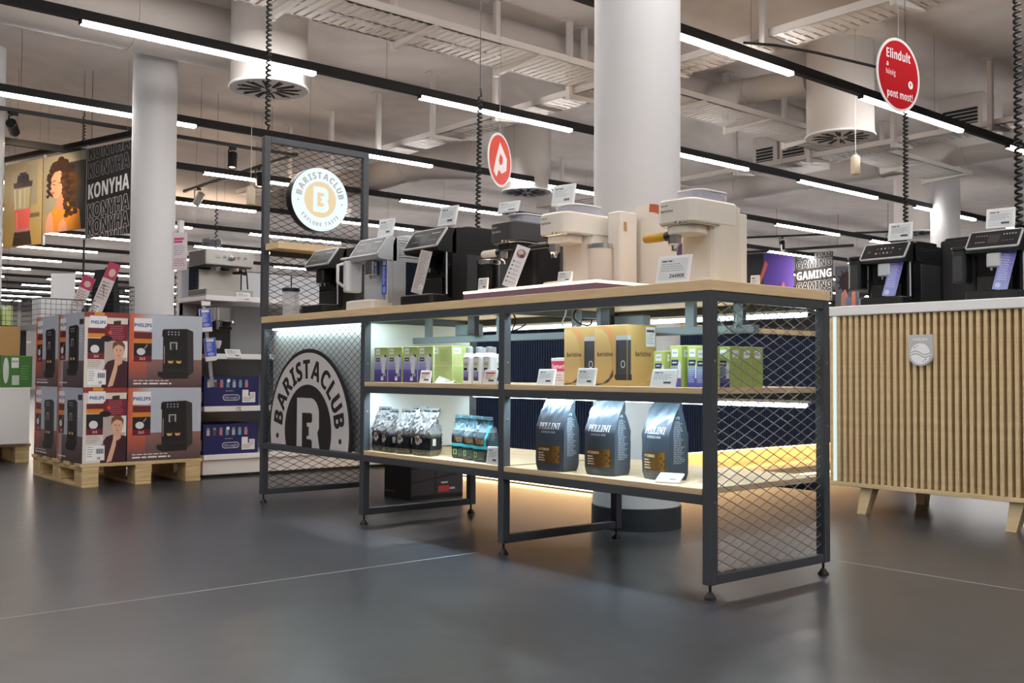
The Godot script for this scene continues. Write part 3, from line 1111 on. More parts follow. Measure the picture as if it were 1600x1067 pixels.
func _ready() -> void:
	# ------------------------------------------------ camera, sky, exposure
	var cam := Camera3D.new()
	cam.position = CAM_POS
	cam.rotation_degrees = Vector3(1.841, 49.555, 0.343)
	cam.fov = 37.115
	cam.near = 0.05
	cam.far = 200.0
	add_child(cam)
	cam.current = true
	var we := WorldEnvironment.new()
	var env := Environment.new()
	env.background_mode = Environment.BG_COLOR
	env.background_color = Color(0.02, 0.02, 0.022)
	env.tonemap_mode = Environment.TONE_MAPPER_LINEAR
	env.tonemap_exposure = 1.42
	env.sdfgi_enabled = true
	env.ssao_enabled = true
	env.ssil_enabled = true
	we.environment = env
	add_child(we)
	make_materials()
	build_room()
	build_lamps()
	build_ceiling_services()
	build_counter()
	build_counter_goods()
	build_counter_machines()
	build_slatted_counter()
	build_navy_counter()
	build_left()
	build_hanging()
	build_far()

func build_room() -> void:
	structure("floor", Geo.new().span(-40, -0.1, -40, 9, 0, 9), M.floor)
	structure("ceiling", Geo.new().span(-40, CEIL_Y, -40, 9, CEIL_Y + 0.2, 9), M.ceiling)
	structure("wall_left", Geo.new().span(-40.2, 0, -40, -40, CEIL_Y, 9), M.wall)
	structure("wall_back", Geo.new().span(-40, 0, -40.2, 9, CEIL_Y, -40), M.wall)
	structure("wall_right", Geo.new().span(9, 0, -40, 9.2, CEIL_Y, 9), M.wall)
	structure("wall_front", Geo.new().span(-40, 0, 9, 9, CEIL_Y, 9.2), M.wall)
	# welded seams of the vinyl floor, a thin bead each
	var i := 1
	for q in [[-1.102, 0.02, -1.098, 8.5], [-0.2, -0.902, 8.5, -0.898], [0.898, 1.3, 0.902, 8.5]]:
		structure("trim_%d" % i, Geo.new().span(q[0], 0, q[1], q[2], 0.0008, q[3]), M.seam)
		i += 1
	column(Vector3(-1.204, 0, -0.973), 0.201, "thick round white column with dark skirting right behind the open shelves")
	column(Vector3(-6.935, 0, -0.879), 0.19, "round white column beside the black kitchen banner")
	column(Vector3(-4.964, 0, -11.519), 0.2, "distant round white column behind the black coffee machines")
	column(Vector3(-8.97, 0, 0.06), 0.2, "white column carrying a small red sign past the blender poster")

func column(at: Vector3, r: float, label: String) -> void:
	var o := thing("round_column", label, "column", at)
	part(o, "shaft", Geo.new().lathe([Vector2(r, 0.0), Vector2(r, CEIL_Y)], Vector3.ZERO, 48), M.column)
	part(o, "skirting", Geo.new().lathe([Vector2(r + 0.006, 0.0), Vector2(r + 0.006, 0.098), Vector2(r, 0.1)], Vector3.ZERO, 48), M.skirt)

# ---------------------------------------------------------------- linear lamps in black rails
func in_view(p: Vector3, margin: float) -> bool:
	var d := p - CAM_POS
	var a := atan2(-d.x, -d.z)
	return absf(wrapf(a - deg_to_rad(49.555), -PI, PI)) < deg_to_rad(26.7 + margin)

func build_lamps() -> void:
	var xs := [4.46, 2.11, -0.24, -2.59, -5.09, -7.39, -9.53, -11.8, -14.1, -16.4, -18.7, -21.0, -23.3, -25.6, -27.9, -30.2, -32.5, -34.8]
	var proto: Node3D = null
	var gr := Geo.new()
	gr.span(-0.035, -0.01, -1.0, 0.035, 0.075, 1.0)
	var ri := 0
	for x in xs:
		var near_z := 8.0
		var far_z := -30.0
		if x < -3:
			near_z = 2.54 + (x - 2.02) * 0.2456 + 3.2
			far_z = maxf(-34.0, 2.54 + (x - 2.02) * 2.38 - 3.0)
		var rail := thing("light_rail", "long black rail of ceiling lamps in one of the parallel rows", "light rail", Vector3(x, LAMP_Y, 0), 0, "black lamp rails under the ceiling")
		part(rail, "profile", Geo.new().span(-0.028, 0.03, far_z, 0.028, 0.1, near_z), M.rail)
		var z := near_z - 0.5
		while z > far_z and z > -9:
			part(rail, "suspension_wire", Geo.new().tube([Vector3(0, 0.1, z), Vector3(0, CEIL_Y - LAMP_Y, z)], 0.0015, 4), M.rail)
			z -= 2.81
		for k in range(-3, 13):
			var z0 := 0.34 - 2.81 * k
			var c := Vector3(x, LAMP_Y, z0 - 0.895)
			if z0 > near_z or z0 - 1.79 < far_z:
				continue
			var dist := c.distance_to(CAM_POS)
			if x == -9.53 and z0 > -1.6:
				continue
			if not (dist < 7.5 or (in_view(c, 6.0) and dist < 39)):
				continue
			if proto == null:
				proto = thing("linear_ceiling_lamp", "slim white linear lamp glowing in a black ceiling rail", "ceiling lamp", c, 0, "linear lamps in the ceiling rails")
				part(proto, "diffuser", Geo.new().box(Vector3(0, 0.016, 0), Vector3(0.054, 0.028, 1.79), 0.005), M.lamp)
				for s in [-1, 1]:
					part(proto, "end_cap", Geo.new().box(Vector3(0, 0.018, s * 0.9), Vector3(0.052, 0.026, 0.01)), M.rail)
			else:
				var cp := copy(proto, "linear_ceiling_lamp", c, 0)
				if x < -8.5 and z0 > -4.5:
					(cp.get_child(0) as MeshInstance3D).material_override = M.lamp_warm
			if dist < 22:
				area(c + Vector3(0, -0.004, 0), Vector3(-PI / 2, 0, 0), 0.05, 1.79, 0.3, Color(1.0, 0.985, 0.97) if x > -8.5 or z0 < -4.5 else Color(1.0, 0.90, 0.79))
		ri += 1

# ---------------------------------------------------------------- trays, ducts and air outlets
func cable_tray(label: String, from: Vector3, length: float, turn: float, width: float, hang: float, ladder: float) -> void:
	var o := thing("cable_tray", label, "cable tray", from, turn)
	var g := Geo.new()
	g.span(-width / 2, 0, 0, -width / 2 + 0.004, 0.06, length)
	g.span(width / 2 - 0.004, 0, 0, width / 2, 0.06, length)
	part(o, "side_wall", Geo.new().span(-width / 2, 0, 0, -width / 2 + 0.004, 0.06, length), M.tray)
	part(o, "side_wall", Geo.new().span(width / 2 - 0.004, 0, 0, width / 2, 0.06, length), M.tray)
	var b := Geo.new()
	var z := 0.0
	while z < length:
		b.span(-width / 2, 0, z, width / 2, 0.003, minf(z + ladder * 0.72, length))
		z += ladder
	b.span(-width / 2, 0.0, 0, -width / 2 + 0.03, 0.004, length)
	b.span(width / 2 - 0.03, 0.0, 0, width / 2, 0.004, length)
	b.span(-0.012, 0.0, 0, 0.012, 0.004, length)
	part(o, "slotted_bottom", b, M.tray)
	var h := hang
	while h < length:
		var p := part(o, "hanger_post", Geo.new().span(-width / 2 - 0.06, -0.06, h - 0.025, -width / 2 - 0.01, CEIL_Y - from.y, h + 0.025, 0.004), M.tray)
		part(p, "ceiling_plate", Geo.new().span(-width / 2 - 0.1, CEIL_Y - from.y - 0.008, h - 0.06, -width / 2 + 0.03, CEIL_Y - from.y, h + 0.06), M.tray)
		var br := Geo.new()
		br.xf = Transform3D(Basis(), Vector3(0, 0, h))
		br.prism(PackedVector2Array([Vector2(-width / 2 - 0.04, -0.055), Vector2(width / 2 + 0.02, -0.012), Vector2(width / 2 + 0.02, 0.0), Vector2(-width / 2 - 0.04, 0.0)]), -0.02, 0.02)
		part(p, "bracket", br, M.tray)
		h += 1.05
	
func air_outlet(at: Vector3, r: float, h: float, label: String) -> void:
	var o := thing("ceiling_air_outlet", label, "air outlet", at)
	part(o, "drum", Geo.new().lathe([Vector2(r * 0.9, 0.02), Vector2(r * 0.97, 0.02), Vector2(r * 0.97, h * 0.42), Vector2(r * 0.975, h * 0.43), Vector2(r * 0.97, h * 0.44), Vector2(r * 0.97, h), Vector2(0, h)], Vector3.ZERO, 36), M.tray)
	part(o, "face_plate", Geo.new().lathe([Vector2(0.0, 0.0), Vector2(r, 0.0), Vector2(r + 0.006, 0.008), Vector2(r, 0.02), Vector2(0.0, 0.02)], Vector3.ZERO, 36), M.white)
	for i in 24:
		var g := Geo.new()
		g.xf = Transform3D(Basis(Vector3.UP, TAU * i / 24 + (0.14 if i % 2 else 0.0)), Vector3.ZERO)
		var r0 := r * (0.3 if i % 2 else 0.22)
		g.span(-0.009, -0.004, r0, 0.009, 0.0, r * (0.82 if i % 2 else 0.74))
		part(o, "slot_blade", g, M.black_soft)

func duct(label: String, path: Array, r: float, ring := 1.2) -> void:
	var o := thing("air_duct", label, "air duct")
	part(o, "pipe", Geo.new().tube(path, r, 24), M.duct)
	for i in path.size() - 1:
		var a: Vector3 = path[i]
		var b: Vector3 = path[i + 1]
		var d := (b - a).normalized()
		var s := ring * 0.5
		while s < a.distance_to(b) - 0.1:
			part(o, "joint_band", Geo.new().tube([a + d * (s - 0.015), a + d * (s + 0.015)], r + 0.008, 24), M.duct)
			s += ring

func build_ceiling_services() -> void:
	cable_tray("broad perforated cable tray hanging over the counter, running past the white column", Vector3(-4.35, 3.3, -10.5), 12.5, 0, 0.52, 0.2, 0.075)
	cable_tray("perforated cable tray crossing behind the hanging round signs", Vector3(-11.5, 3.235, -3.97), 13.5, PI / 2, 0.33, 0.6, 0.075)
	cable_tray("narrow perforated cable tray far back near the drum air outlet", Vector3(-9.5, 3.235, -7.92), 12.0, PI / 2, 0.33, 0.6, 0.075)
	air_outlet(Vector3(-5.523, 3.0, -1.273), 0.315, 0.9, "drum air outlet with slotted face above the mesh tower")
	air_outlet(Vector3(-3.358, 3.0, -6.202), 0.325, 0.9, "drum air outlet with slotted face near the round red slogan sign")
	air_outlet(Vector3(-7.642, 3.0, -5.929), 0.315, 0.9, "drum air outlet with slotted face behind the red letter sign")
	air_outlet(Vector3(-6.2, 3.0, -13.0), 0.33, 0.9, "distant drum air outlet above the gaming banner")
	duct("wide grey air duct running along the ceiling past the first lamp rail", [Vector3(-6.25, 3.58, 5.0), Vector3(-6.25, 3.58, -1.62)], 0.26)
	duct("long straight air duct beside the broad cable tray", [Vector3(-4.89, 3.72, 4.0), Vector3(-4.89, 3.72, -8.2)], 0.15, 2.4)
	duct("air duct joining the drum outlet near the slogan sign", [Vector3(-4.73, 3.62, -5.95), Vector3(-3.68, 3.62, -6.15)], 0.13, 0.8)
	duct("thick air duct crossing far behind the mesh tower", [Vector3(-11.7, 3.4, -4.9), Vector3(-8.5, 3.4, -4.9), Vector3(-7.98, 3.4, -5.45)], 0.24)
	duct("air duct over the kitchen posters", [Vector3(-12.2, 3.42, 3.0), Vector3(-12.2, 3.42, -6.0)], 0.26)
	duct("air duct running across the far ceiling behind the letter sign", [Vector3(-11.9, 3.64, -10.4), Vector3(1.5, 3.64, -10.4)], 0.2)
	for q in [[Vector3(-6.09, 3.62, -8.8), 0.13, "smaller"], [Vector3(-5.64, 3.62, -8.8), 0.16, "wider"], [Vector3(-3.43, 3.62, -8.8), 0.2, "separate"]]:
		var c: Vector3 = q[0]
		var bk := thing("ceiling_air_box", "pale boxed air outlet under the ceiling with a %s dark louvred grille" % q[2], "air outlet", c)
		var w: float = q[1]
		part(bk, "casing", Geo.new().span(-w - 0.06, -0.2, -0.5, w + 0.06, CEIL_Y - c.y, 0.0, 0.006), M.tray)
		for i in 6:
			part(bk, "louvre", Geo.new().span(-w, -0.12 + i * 0.042, 0.0, w, -0.092 + i * 0.042, 0.012), M.black_soft)

# track lamp whose head points at a target and throws its own beam
func spotlight(label: String, at: Vector3, turn: float, target: Vector3, m: Material, e: float) -> void:
	var o := thing("track_spotlight", label, "spotlight", at, turn)
	part(o, "adapter", Geo.new().box(Vector3(0, -0.015, 0), Vector3(0.03, 0.03, 0.1), 0.004), M.rail)
	part(o, "yoke", Geo.new().tube([Vector3(-0.06, -0.03, 0), Vector3(-0.06, -0.13, 0), Vector3(-0.05, -0.15, 0)], 0.007, 6), M.rail)
	part(o, "arm", Geo.new().tube([Vector3(0, -0.03, 0), Vector3(-0.06, -0.03, 0)], 0.007, 6), M.rail)
	var c := at + Vector3(0, -0.15, 0)
	var d := (target - c).normalized()
	var q := Quaternion(Vector3.DOWN, Basis(Vector3.UP, -turn) * d)
	var head := part(o, "lamp_head", Geo.new().lathe([Vector2(0, -0.07), Vector2(0.04, -0.07), Vector2(0.044, -0.095), Vector2(0.05, -0.09), Vector2(0.05, 0.084), Vector2(0.044, 0.09), Vector2(0, 0.09)], Vector3.ZERO, 20), m, Vector3(0, -0.15, 0))
	head.quaternion = q
	part(head, "lens", Geo.new().lathe([Vector2(0, -0.076), Vector2(0.038, -0.076), Vector2(0.038, -0.071)], Vector3.ZERO, 16), M.spot_lens)
	var l := SpotLight3D.new()
	l.light_energy = e
	l.light_color = Color(1.0, 0.88, 0.74)
	l.spot_angle = 32.0
	l.spot_range = 20.0
	l.spot_attenuation = 2.0
	l.light_size = 0.035
	l.shadow_enabled = true
	add_child(l)
	l.look_at_from_position(c + d * 0.11, target, Vector3.UP)

# ---------------------------------------------------------------- woven diamond mesh on a plane
func mesh_net(w: float, h: float, pw: float, ph: float, r: float, off := 0.0) -> Geo:
	var g := Geo.new()
	var sl := ph / pw
	for s in [-1.0, 1.0]:
		var c := -w * sl - ph
		while c < h + w * sl + ph:
			# y = c + s * sl * x within the rectangle
			var c0: float = c + off
			var x0 := 0.0
			var x1 := w
			var ya: float = (0.0 - c0) / (s * sl)
			var yb: float = (h - c0) / (s * sl)
			x0 = maxf(x0, minf(ya, yb))
			x1 = minf(x1, maxf(ya, yb))
			if x1 - x0 > 0.002:
				var p := []
				var seg := maxi(1, int((x1 - x0) / (pw / 2)))
				for i in seg + 1:
					var x := lerpf(x0, x1, float(i) / seg)
					p.append(Vector3(x, c0 + s * sl * x, s * r * 0.9))
				g.tube([p[0], p[p.size() - 1]], r, 4, false)
			c += ph
	return g

const PW := 0.035
const DEPTH := 0.6255

func build_counter() -> void:
	var o := thing("display_counter", "long open steel display counter with pale wooden top, shelves and wire mesh ends", "display counter")
	var hp := PW / 2
	part(o, "worktop", Geo.new().span(-3.0175, 0.961, -DEPTH - 0.02, 0.0185, 0.9955, 0.0185, 0.0015), M.wood)
	for i in 4:
		for z in [0.0, -DEPTH]:
			var top := 1.978 if i == 3 else 0.96
			if i == 3:
				var p0 := part(o, "post", Geo.new().span(-3 - hp, 0.045, z - hp, -3 + hp, 0.96, z + hp, 0.002), M.steel)
				foot(p0, Vector3(-3, 0, z))
				part(o, "tower_post", Geo.new().span(-3.02 - hp, 0.9958, z - hp, -3.02 + hp, top, z + hp, 0.002), M.steel)
			else:
				var p := part(o, "post", Geo.new().span(-i - hp, 0.045, z - hp, -i + hp, top, z + hp, 0.002), M.steel)
				foot(p, Vector3(-i, 0, z))
				for y in [0.3, 0.52, 0.74]:
					if i < 3:
						part(p, "bolt", Geo.new().at(-i + hp + 0.001, y, z, 0, 0, -PI / 2).lathe([Vector2(0, 0.003), Vector2(0.004, 0.002), Vector2(0.005, 0)], Vector3.ZERO, 8), M.bolt)
		# rails from front to back
		part(o, "side_rail", Geo.new().span(-i - hp + 0.002, 0.045, -DEPTH + hp, -i + hp - 0.002, 0.075, -hp, 0.002), M.steel)
		part(o, "side_rail", Geo.new().span(-i - hp + 0.002, 0.93, -DEPTH + hp, -i + hp - 0.002, 0.96, -hp, 0.002), M.steel)
		if i < 3:
			for y in [0.606, 0.291]:
				if i != 0:
					part(o, "side_rail", Geo.new().span(-i - hp + 0.004, y, -DEPTH + hp, -i + hp - 0.004, y + 0.03, -hp, 0.002), M.steel)
	for b in 3:
		var x0 := -b - 1 + hp
		var x1 := -b - hp
		for z in [0.0, -DEPTH]:
			part(o, "front_rail" if z == 0.0 else "rear_rail", Geo.new().span(x0, 0.93, z - hp, x1, 0.96, z + hp, 0.002), M.steel)
			part(o, "front_rail" if z == 0.0 else "rear_rail", Geo.new().span(x0, 0.291, z - hp, x1, 0.321, z + hp, 0.002), M.steel)
			if b < 2:
				part(o, "front_rail" if z == 0.0 else "rear_rail", Geo.new().span(x0, 0.606, z - hp, x1, 0.636, z + hp, 0.002), M.steel)
		if b < 2:
			part(o, "shelf", Geo.new().span(x0 + 0.001, 0.6365, -DEPTH - hp, x1 - 0.001, 0.656, hp, 0.001), M.pale_board)
			part(o, "shelf", Geo.new().span(x0 + 0.001, 0.3215, -DEPTH - hp, x1 - 0.001, 0.341, hp, 0.001), M.pale_board)
			for q in [[0.917, 1.0], [0.594, 1.0]]:
				var y: float = q[0]
				part(o, "light_tube_mount", Geo.new().span(x0 + 0.02, y + 0.004, -0.613, x1 - 0.02, y + 0.014, -0.588), M.white)
				part(o, "light_tube", Geo.new().span(x0 + 0.03, y - 0.012, -0.61, x1 - 0.03, y + 0.004, -0.591, 0.004), M.led)
				area(Vector3((x0 + x1) / 2, y - 0.016, -0.59), Vector3(-PI / 2 + 0.5, 0, 0), 0.9, 0.02, 0.06, Color(0.86, 0.97, 1.0))
			# small tube behind the front rail lights the goods from above
			part(o, "front_light_strip", Geo.new().span(x0 + 0.05, 0.948, -0.036, x1 - 0.05, 0.954, -0.022), M.led)
			part(o, "front_light_strip", Geo.new().span(x0 + 0.05, 0.625, -0.036, x1 - 0.05, 0.631, -0.022), M.led)
			area(Vector3((x0 + x1) / 2, 0.945, -0.029), Vector3(-PI / 2, 0, 0), 0.88, 0.014, 0.2, Color(0.84, 0.95, 1.0))
			area(Vector3((x0 + x1) / 2, 0.622, -0.029), Vector3(-PI / 2, 0, 0), 0.88, 0.014, 0.34, Color(0.84, 0.95, 1.0))
	# white divider between the sign bay and the shelves
	part(o, "divider_panel", Geo.new().span(-2.004, 0.345, -DEPTH + hp, -1.996, 0.604, -hp), M.panel_white)
	part(o, "divider_panel", Geo.new().span(-2.004, 0.66, -DEPTH + hp, -1.996, 0.928, -hp), M.panel_white)
	# mesh over the near end
	part(o, "wire_mesh", mesh_net(DEPTH - PW, 0.855, 0.079, 0.0342, 0.0017), M.wire, Vector3(0.0, 0.075, -hp), Vector3(0, PI / 2, 0))
	# mesh and backing of the sign bay
	part(o, "wire_mesh", mesh_net(1.0 - PW, 0.61, 0.055, 0.0342, 0.0014), M.wire_black, Vector3(-3 + hp, 0.32, -0.004))
	part(o, "backing_panel", Geo.new().span(-3 + hp, 0.322, -0.045, -2 - hp, 0.928, -0.04), M.backing)
	part(o, "front_light_strip", Geo.new().span(-2.95, 0.921, -0.03, -2.05, 0.929, -0.014), M.led)
	area(Vector3(-2.5, 0.917, -0.022), Vector3(-PI / 2, 0, 0), 0.9, 0.012, 0.06, Color(0.9, 1.0, 0.97))
	# mesh of the far end, low, middle and tower
	part(o, "wire_mesh", mesh_net(DEPTH - PW, 0.855, 0.079, 0.0342, 0.0016), M.wire_black, Vector3(-3.0, 0.075, -hp), Vector3(0, PI / 2, 0))
	part(o, "tower_rail", Geo.new().span(-3.02 - hp, 1.943, -DEPTH + hp, -3.02 + hp, 1.978, -hp, 0.002), M.steel)
	part(o, "wire_mesh", mesh_net(DEPTH - PW, 0.945, 0.079, 0.0342, 0.0016), M.wire_black, Vector3(-3.02, 0.998, -hp), Vector3(0, PI / 2, 0))
	part(o, "tower_shelf", Geo.new().span(-2.995, 1.353, -DEPTH - hp, -2.85, 1.389, hp - 0.006, 0.0015), M.wood)
	part(o, "tower_shelf_rail", Geo.new().span(-3.0, 1.325, -DEPTH + hp, -2.98, 1.352, -hp), M.steel)
	# cable channel under the worktop with its droppers
	var ch := part(o, "cable_channel", Geo.new().span(-1.99, 0.838, -0.285, -0.02, 0.866, -0.255, 0.002), M.channel)
	for x in [-1.88, -1.35, -0.88, -0.74, -0.3, -0.09]:
		part(ch, "dropper", Geo.new().span(x - 0.02, 0.866, -0.28, x + 0.02, 0.9605, -0.262), M.channel)
	for q in [[-1.62, 0.05], [-0.62, 0.03]]:
		part(ch, "power_box", Geo.new().span(q[0] - 0.08, 0.868, -0.33, q[0] + 0.08, 0.92, -0.288, 0.004), M.channel)
	part(ch, "clamp_bracket", Geo.new().span(-1.52, 0.866, -0.25, -1.47, 0.96, -0.22, 0.003), M.black)
	part(ch, "clamp_bracket", Geo.new().span(-0.70, 0.866, -0.25, -0.65, 0.96, -0.22, 0.003), M.black)
	for q in [[-1.36, 0.03, 1], [-1.26, 0.05, 2], [-0.94, 0.05, 3], [-0.86, 0.04, 4], [-0.16, 0.09, 5]]:
		var pts := []
		for i in 9:
			var t := i / 8.0
			pts.append(Vector3(q[0] + 0.09 * t + 0.012 * sin(t * 9 + q[2]), 0.955 - q[1] * sin(t * PI) - 0.05 * t, -0.24 + 0.03 * cos(t * 7 + q[2])))
		part(ch, "cable", Geo.new().tube(pts, 0.0035, 6), M.white if int(q[2]) % 2 else M.rubber)
	# big round board cut off by the lower rail
	build_round_board()
	build_lit_disc()

func foot(p: Node3D, at: Vector3) -> void:
	part(p, "levelling_foot", Geo.new().lathe([Vector2(0, 0), Vector2(0.019, 0), Vector2(0.019, 0.006), Vector2(0.012, 0.014), Vector2(0.009, 0.02), Vector2(0.0045, 0.022), Vector2(0.0045, 0.046)], at, 14), M.foot)

func disc_cut(r: float, cut: float, seg := 64) -> PackedVector2Array:
	var p := PackedVector2Array()
	for i in seg + 1:
		var a0 := asin(cut / r) if absf(cut) < r else -PI / 2
		var a := lerpf(a0, PI - a0, float(i) / seg)
		p.append(Vector2(cos(a) * r, sin(a) * r))
	return p

func emblem_b(s: float) -> PackedVector2Array:
	# capital B with two soft bellies, height 2 s
	var p := PackedVector2Array([Vector2(-0.62, -1.0), Vector2(0.25, -1.0)])
	for i in 9:
		var a := -PI / 2 + PI * 0.42 * i / 8.0
		p.append(Vector2(0.25 + cos(a) * 0.55, -0.45 + sin(a) * 0.55))
	p.append(Vector2(0.62, -0.02))
	p.append(Vector2(0.72, 0.12))
	for i in 9:
		var a := PI * 0.08 + PI * 0.42 * i / 8.0
		p.append(Vector2(0.2 + cos(a) * 0.52, 0.46 + sin(a) * 0.54))
	p.append(Vector2(-0.62, 1.0))
	var q := PackedVector2Array()
	for w in p:
		q.append(w * s)
	return q

func emblem_e(s: float) -> PackedVector2Array:
	var q := PackedVector2Array()
	for w in [[-0.28, -0.55], [0.26, -0.55], [0.32, -0.49], [0.32, -0.3], [0.26, -0.24], [0.0, -0.24], [0.0, -0.14], [0.12, -0.14], [0.12, 0.14], [0.0, 0.14], [0.0, 0.26], [0.26, 0.26], [0.32, 0.32], [0.32, 0.5], [0.26, 0.55], [-0.28, 0.55]]:
		q.append(Vector2(w[0], w[1]) * s)
	return q

func clip_low(p: PackedVector2Array, cut: float) -> PackedVector2Array:
	var r := Geometry2D.intersect_polygons(p, PackedVector2Array([Vector2(-9, cut), Vector2(9, cut), Vector2(9, 9), Vector2(-9, 9)]))
	return r[0] if r.size() else p

func build_round_board() -> void:
	var o := thing("round_logo_board", "big round ivory and black logo board cut flat by the lower rail", "sign", Vector3(-2.52, 0.405, 0.0))
	var cut := 0.325 - 0.405
	part(o, "black_rim", Geo.new().prism(disc_cut(0.412, cut), -0.001, 0.006), M.sign_black)
	part(o, "ivory_field", Geo.new().prism(disc_cut(0.392, cut), 0.006, 0.0085), M.sign_ivory)
	part(o, "black_disc", Geo.new().prism(disc_cut(0.232, cut), 0.0085, 0.0105), M.sign_black)
	part(o, "letter_shape", Geo.new().prism(clip_low(emblem_b(0.165), cut), 0.0105, 0.0125), M.sign_ivory)
	part(o, "inner_mark", Geo.new().prism(clip_low(emblem_e(0.165), cut), 0.0125, 0.0135), M.sign_black)
	var g := Geo.new()
	ring_letters(g, "BARISTACLUB", 0.095, 0.262, 90, 172, false, 0.0092)
	part(o, "lettering", g, M.sign_black)
	for s in [-1, 1]:
		var d := Geo.new().at(s * 0.315, -0.036, 0.0085)
		d.prism(disc_cut(0.013, -1.0, 16), 0, 0.001)
		part(o, "dot", d, M.sign_black)

func build_lit_disc() -> void:
	var o := thing("illuminated_round_sign", "round glowing white logo sign with tan letters on the mesh tower", "sign", Vector3(-2.935, 1.655, -0.285), PI / 2)
	var g := Geo.new().at(0, 0, -0.06, 0, PI / 2)
	g.lathe([Vector2(0, 0), Vector2(0.178, 0.0), Vector2(0.178, 0.054), Vector2(0.174, 0.056)], Vector3.ZERO, 48)
	part(o, "rim", g, M.black)
	part(o, "bracket", Geo.new().span(-0.02, -0.02, -0.085, 0.02, 0.02, -0.06), M.black)
	part(o, "glowing_face", Geo.new().prism(disc_cut(0.175, -1.0), -0.006, 0.0), glow(Color(0.90, 0.97, 1.0), 0.72))
	var tan := glow(Color(0.97, 0.88, 0.70), 0.58)
	part(o, "tan_disc", Geo.new().prism(disc_cut(0.1, -1.0), 0.0, 0.0008), tan)
	part(o, "letter_shape", Geo.new().prism(emblem_b(0.07), 0.0008, 0.0016), glow(Color(0.90, 0.97, 1.0), 0.72))
	part(o, "inner_mark", Geo.new().prism(emblem_e(0.07), 0.0016, 0.002), tan)
	var grey := glow(Color(0.80, 0.78, 0.76), 0.48)
	var t := Geo.new()
	ring_letters(t, "BARISTACLUB", 0.036, 0.116, 90, 168, false, 0.0006)
	part(o, "lettering", t, grey)
	var t2 := Geo.new()
	ring_letters(t2, "EXPLORE TASTE", 0.02, 0.128, -90, 106, true, 0.0006)
	part(o, "lettering", t2, grey)
	for s in [-1, 1]:
		var d := Geo.new().at(s * 0.137, -0.014, 0.0)
		d.prism(disc_cut(0.005, -1.0, 12), 0, 0.0006)
		part(o, "dot", d, grey)
	area(Vector3(-2.925, 1.655, -0.285), Vector3(0, -PI / 2, 0), 0.3, 0.3, 0.02, Color(0.86, 0.95, 1.0))

# carton standing at `at` (middle of its foot); prints go on the front (+z) and the right side (+x)
func carton(called: String, label: String, at: Vector3, size: Vector3, body: Material, front: Material, side: Material, group := "", turn := 0.0, seal := true) -> Node3D:
	var o := thing(called, label, "box", at, turn, group)
	var h := size * 0.5
	part(o, "cardboard", Geo.new().span(-h.x, 0, -h.z, h.x, size.y, h.z, 0.0012), body)
	var e := 0.0006
	if front:
		var g := Geo.new()
		g.quad(Vector3(-h.x + 0.001, 0.001, h.z + e), Vector3(h.x - 0.001, 0.001, h.z + e), Vector3(h.x - 0.001, size.y - 0.001, h.z + e), Vector3(-h.x + 0.001, size.y - 0.001, h.z + e))
		part(o, "front_print", g, front)
	if side:
		var g := Geo.new()
		g.quad(Vector3(h.x + e, 0.001, h.z - 0.001), Vector3(h.x + e, 0.001, -h.z + 0.001), Vector3(h.x + e, size.y - 0.001, -h.z + 0.001), Vector3(h.x + e, size.y - 0.001, h.z - 0.001))
		part(o, "side_print", g, side)
	if seal:
		part(o, "top_flap", Geo.new().span(-h.x * 0.98, size.y, -h.z * 0.98, h.x * 0.98, size.y + 0.0015, 0.0), body)
	return o

# standing or leaning electronic price display; at is the middle of its foot
func price_tag(label: String, at: Vector3, w: float, h: float, turn: float, tilt: float, face: Material, group := "", clip := true) -> void:
	var o := thing("price_display", label, "price display", at, turn, group)
	var b := Basis.from_euler(Vector3(-tilt, 0, 0))
	var g := Geo.new()
	g.xf = Transform3D(b, Vector3.ZERO)
	g.span(-w / 2, 0, -0.008, w / 2, h, 0, 0.002)
	part(o, "bezel", g, M.paper)
	var f := Geo.new()
	f.xf = Transform3D(b, Vector3.ZERO)
	var m := minf(w, h) * 0.11
	f.quad(Vector3(-w / 2 + m, m, 0.0006), Vector3(w / 2 - m, m, 0.0006), Vector3(w / 2 - m, h - m, 0.0006), Vector3(-w / 2 + m, h - m, 0.0006))
	part(o, "screen", f, face)
	if clip:
		part(o, "stand", Geo.new().span(-w * 0.16, 0, -0.035, w * 0.16, 0.006, -0.004, 0.001), M.clear)

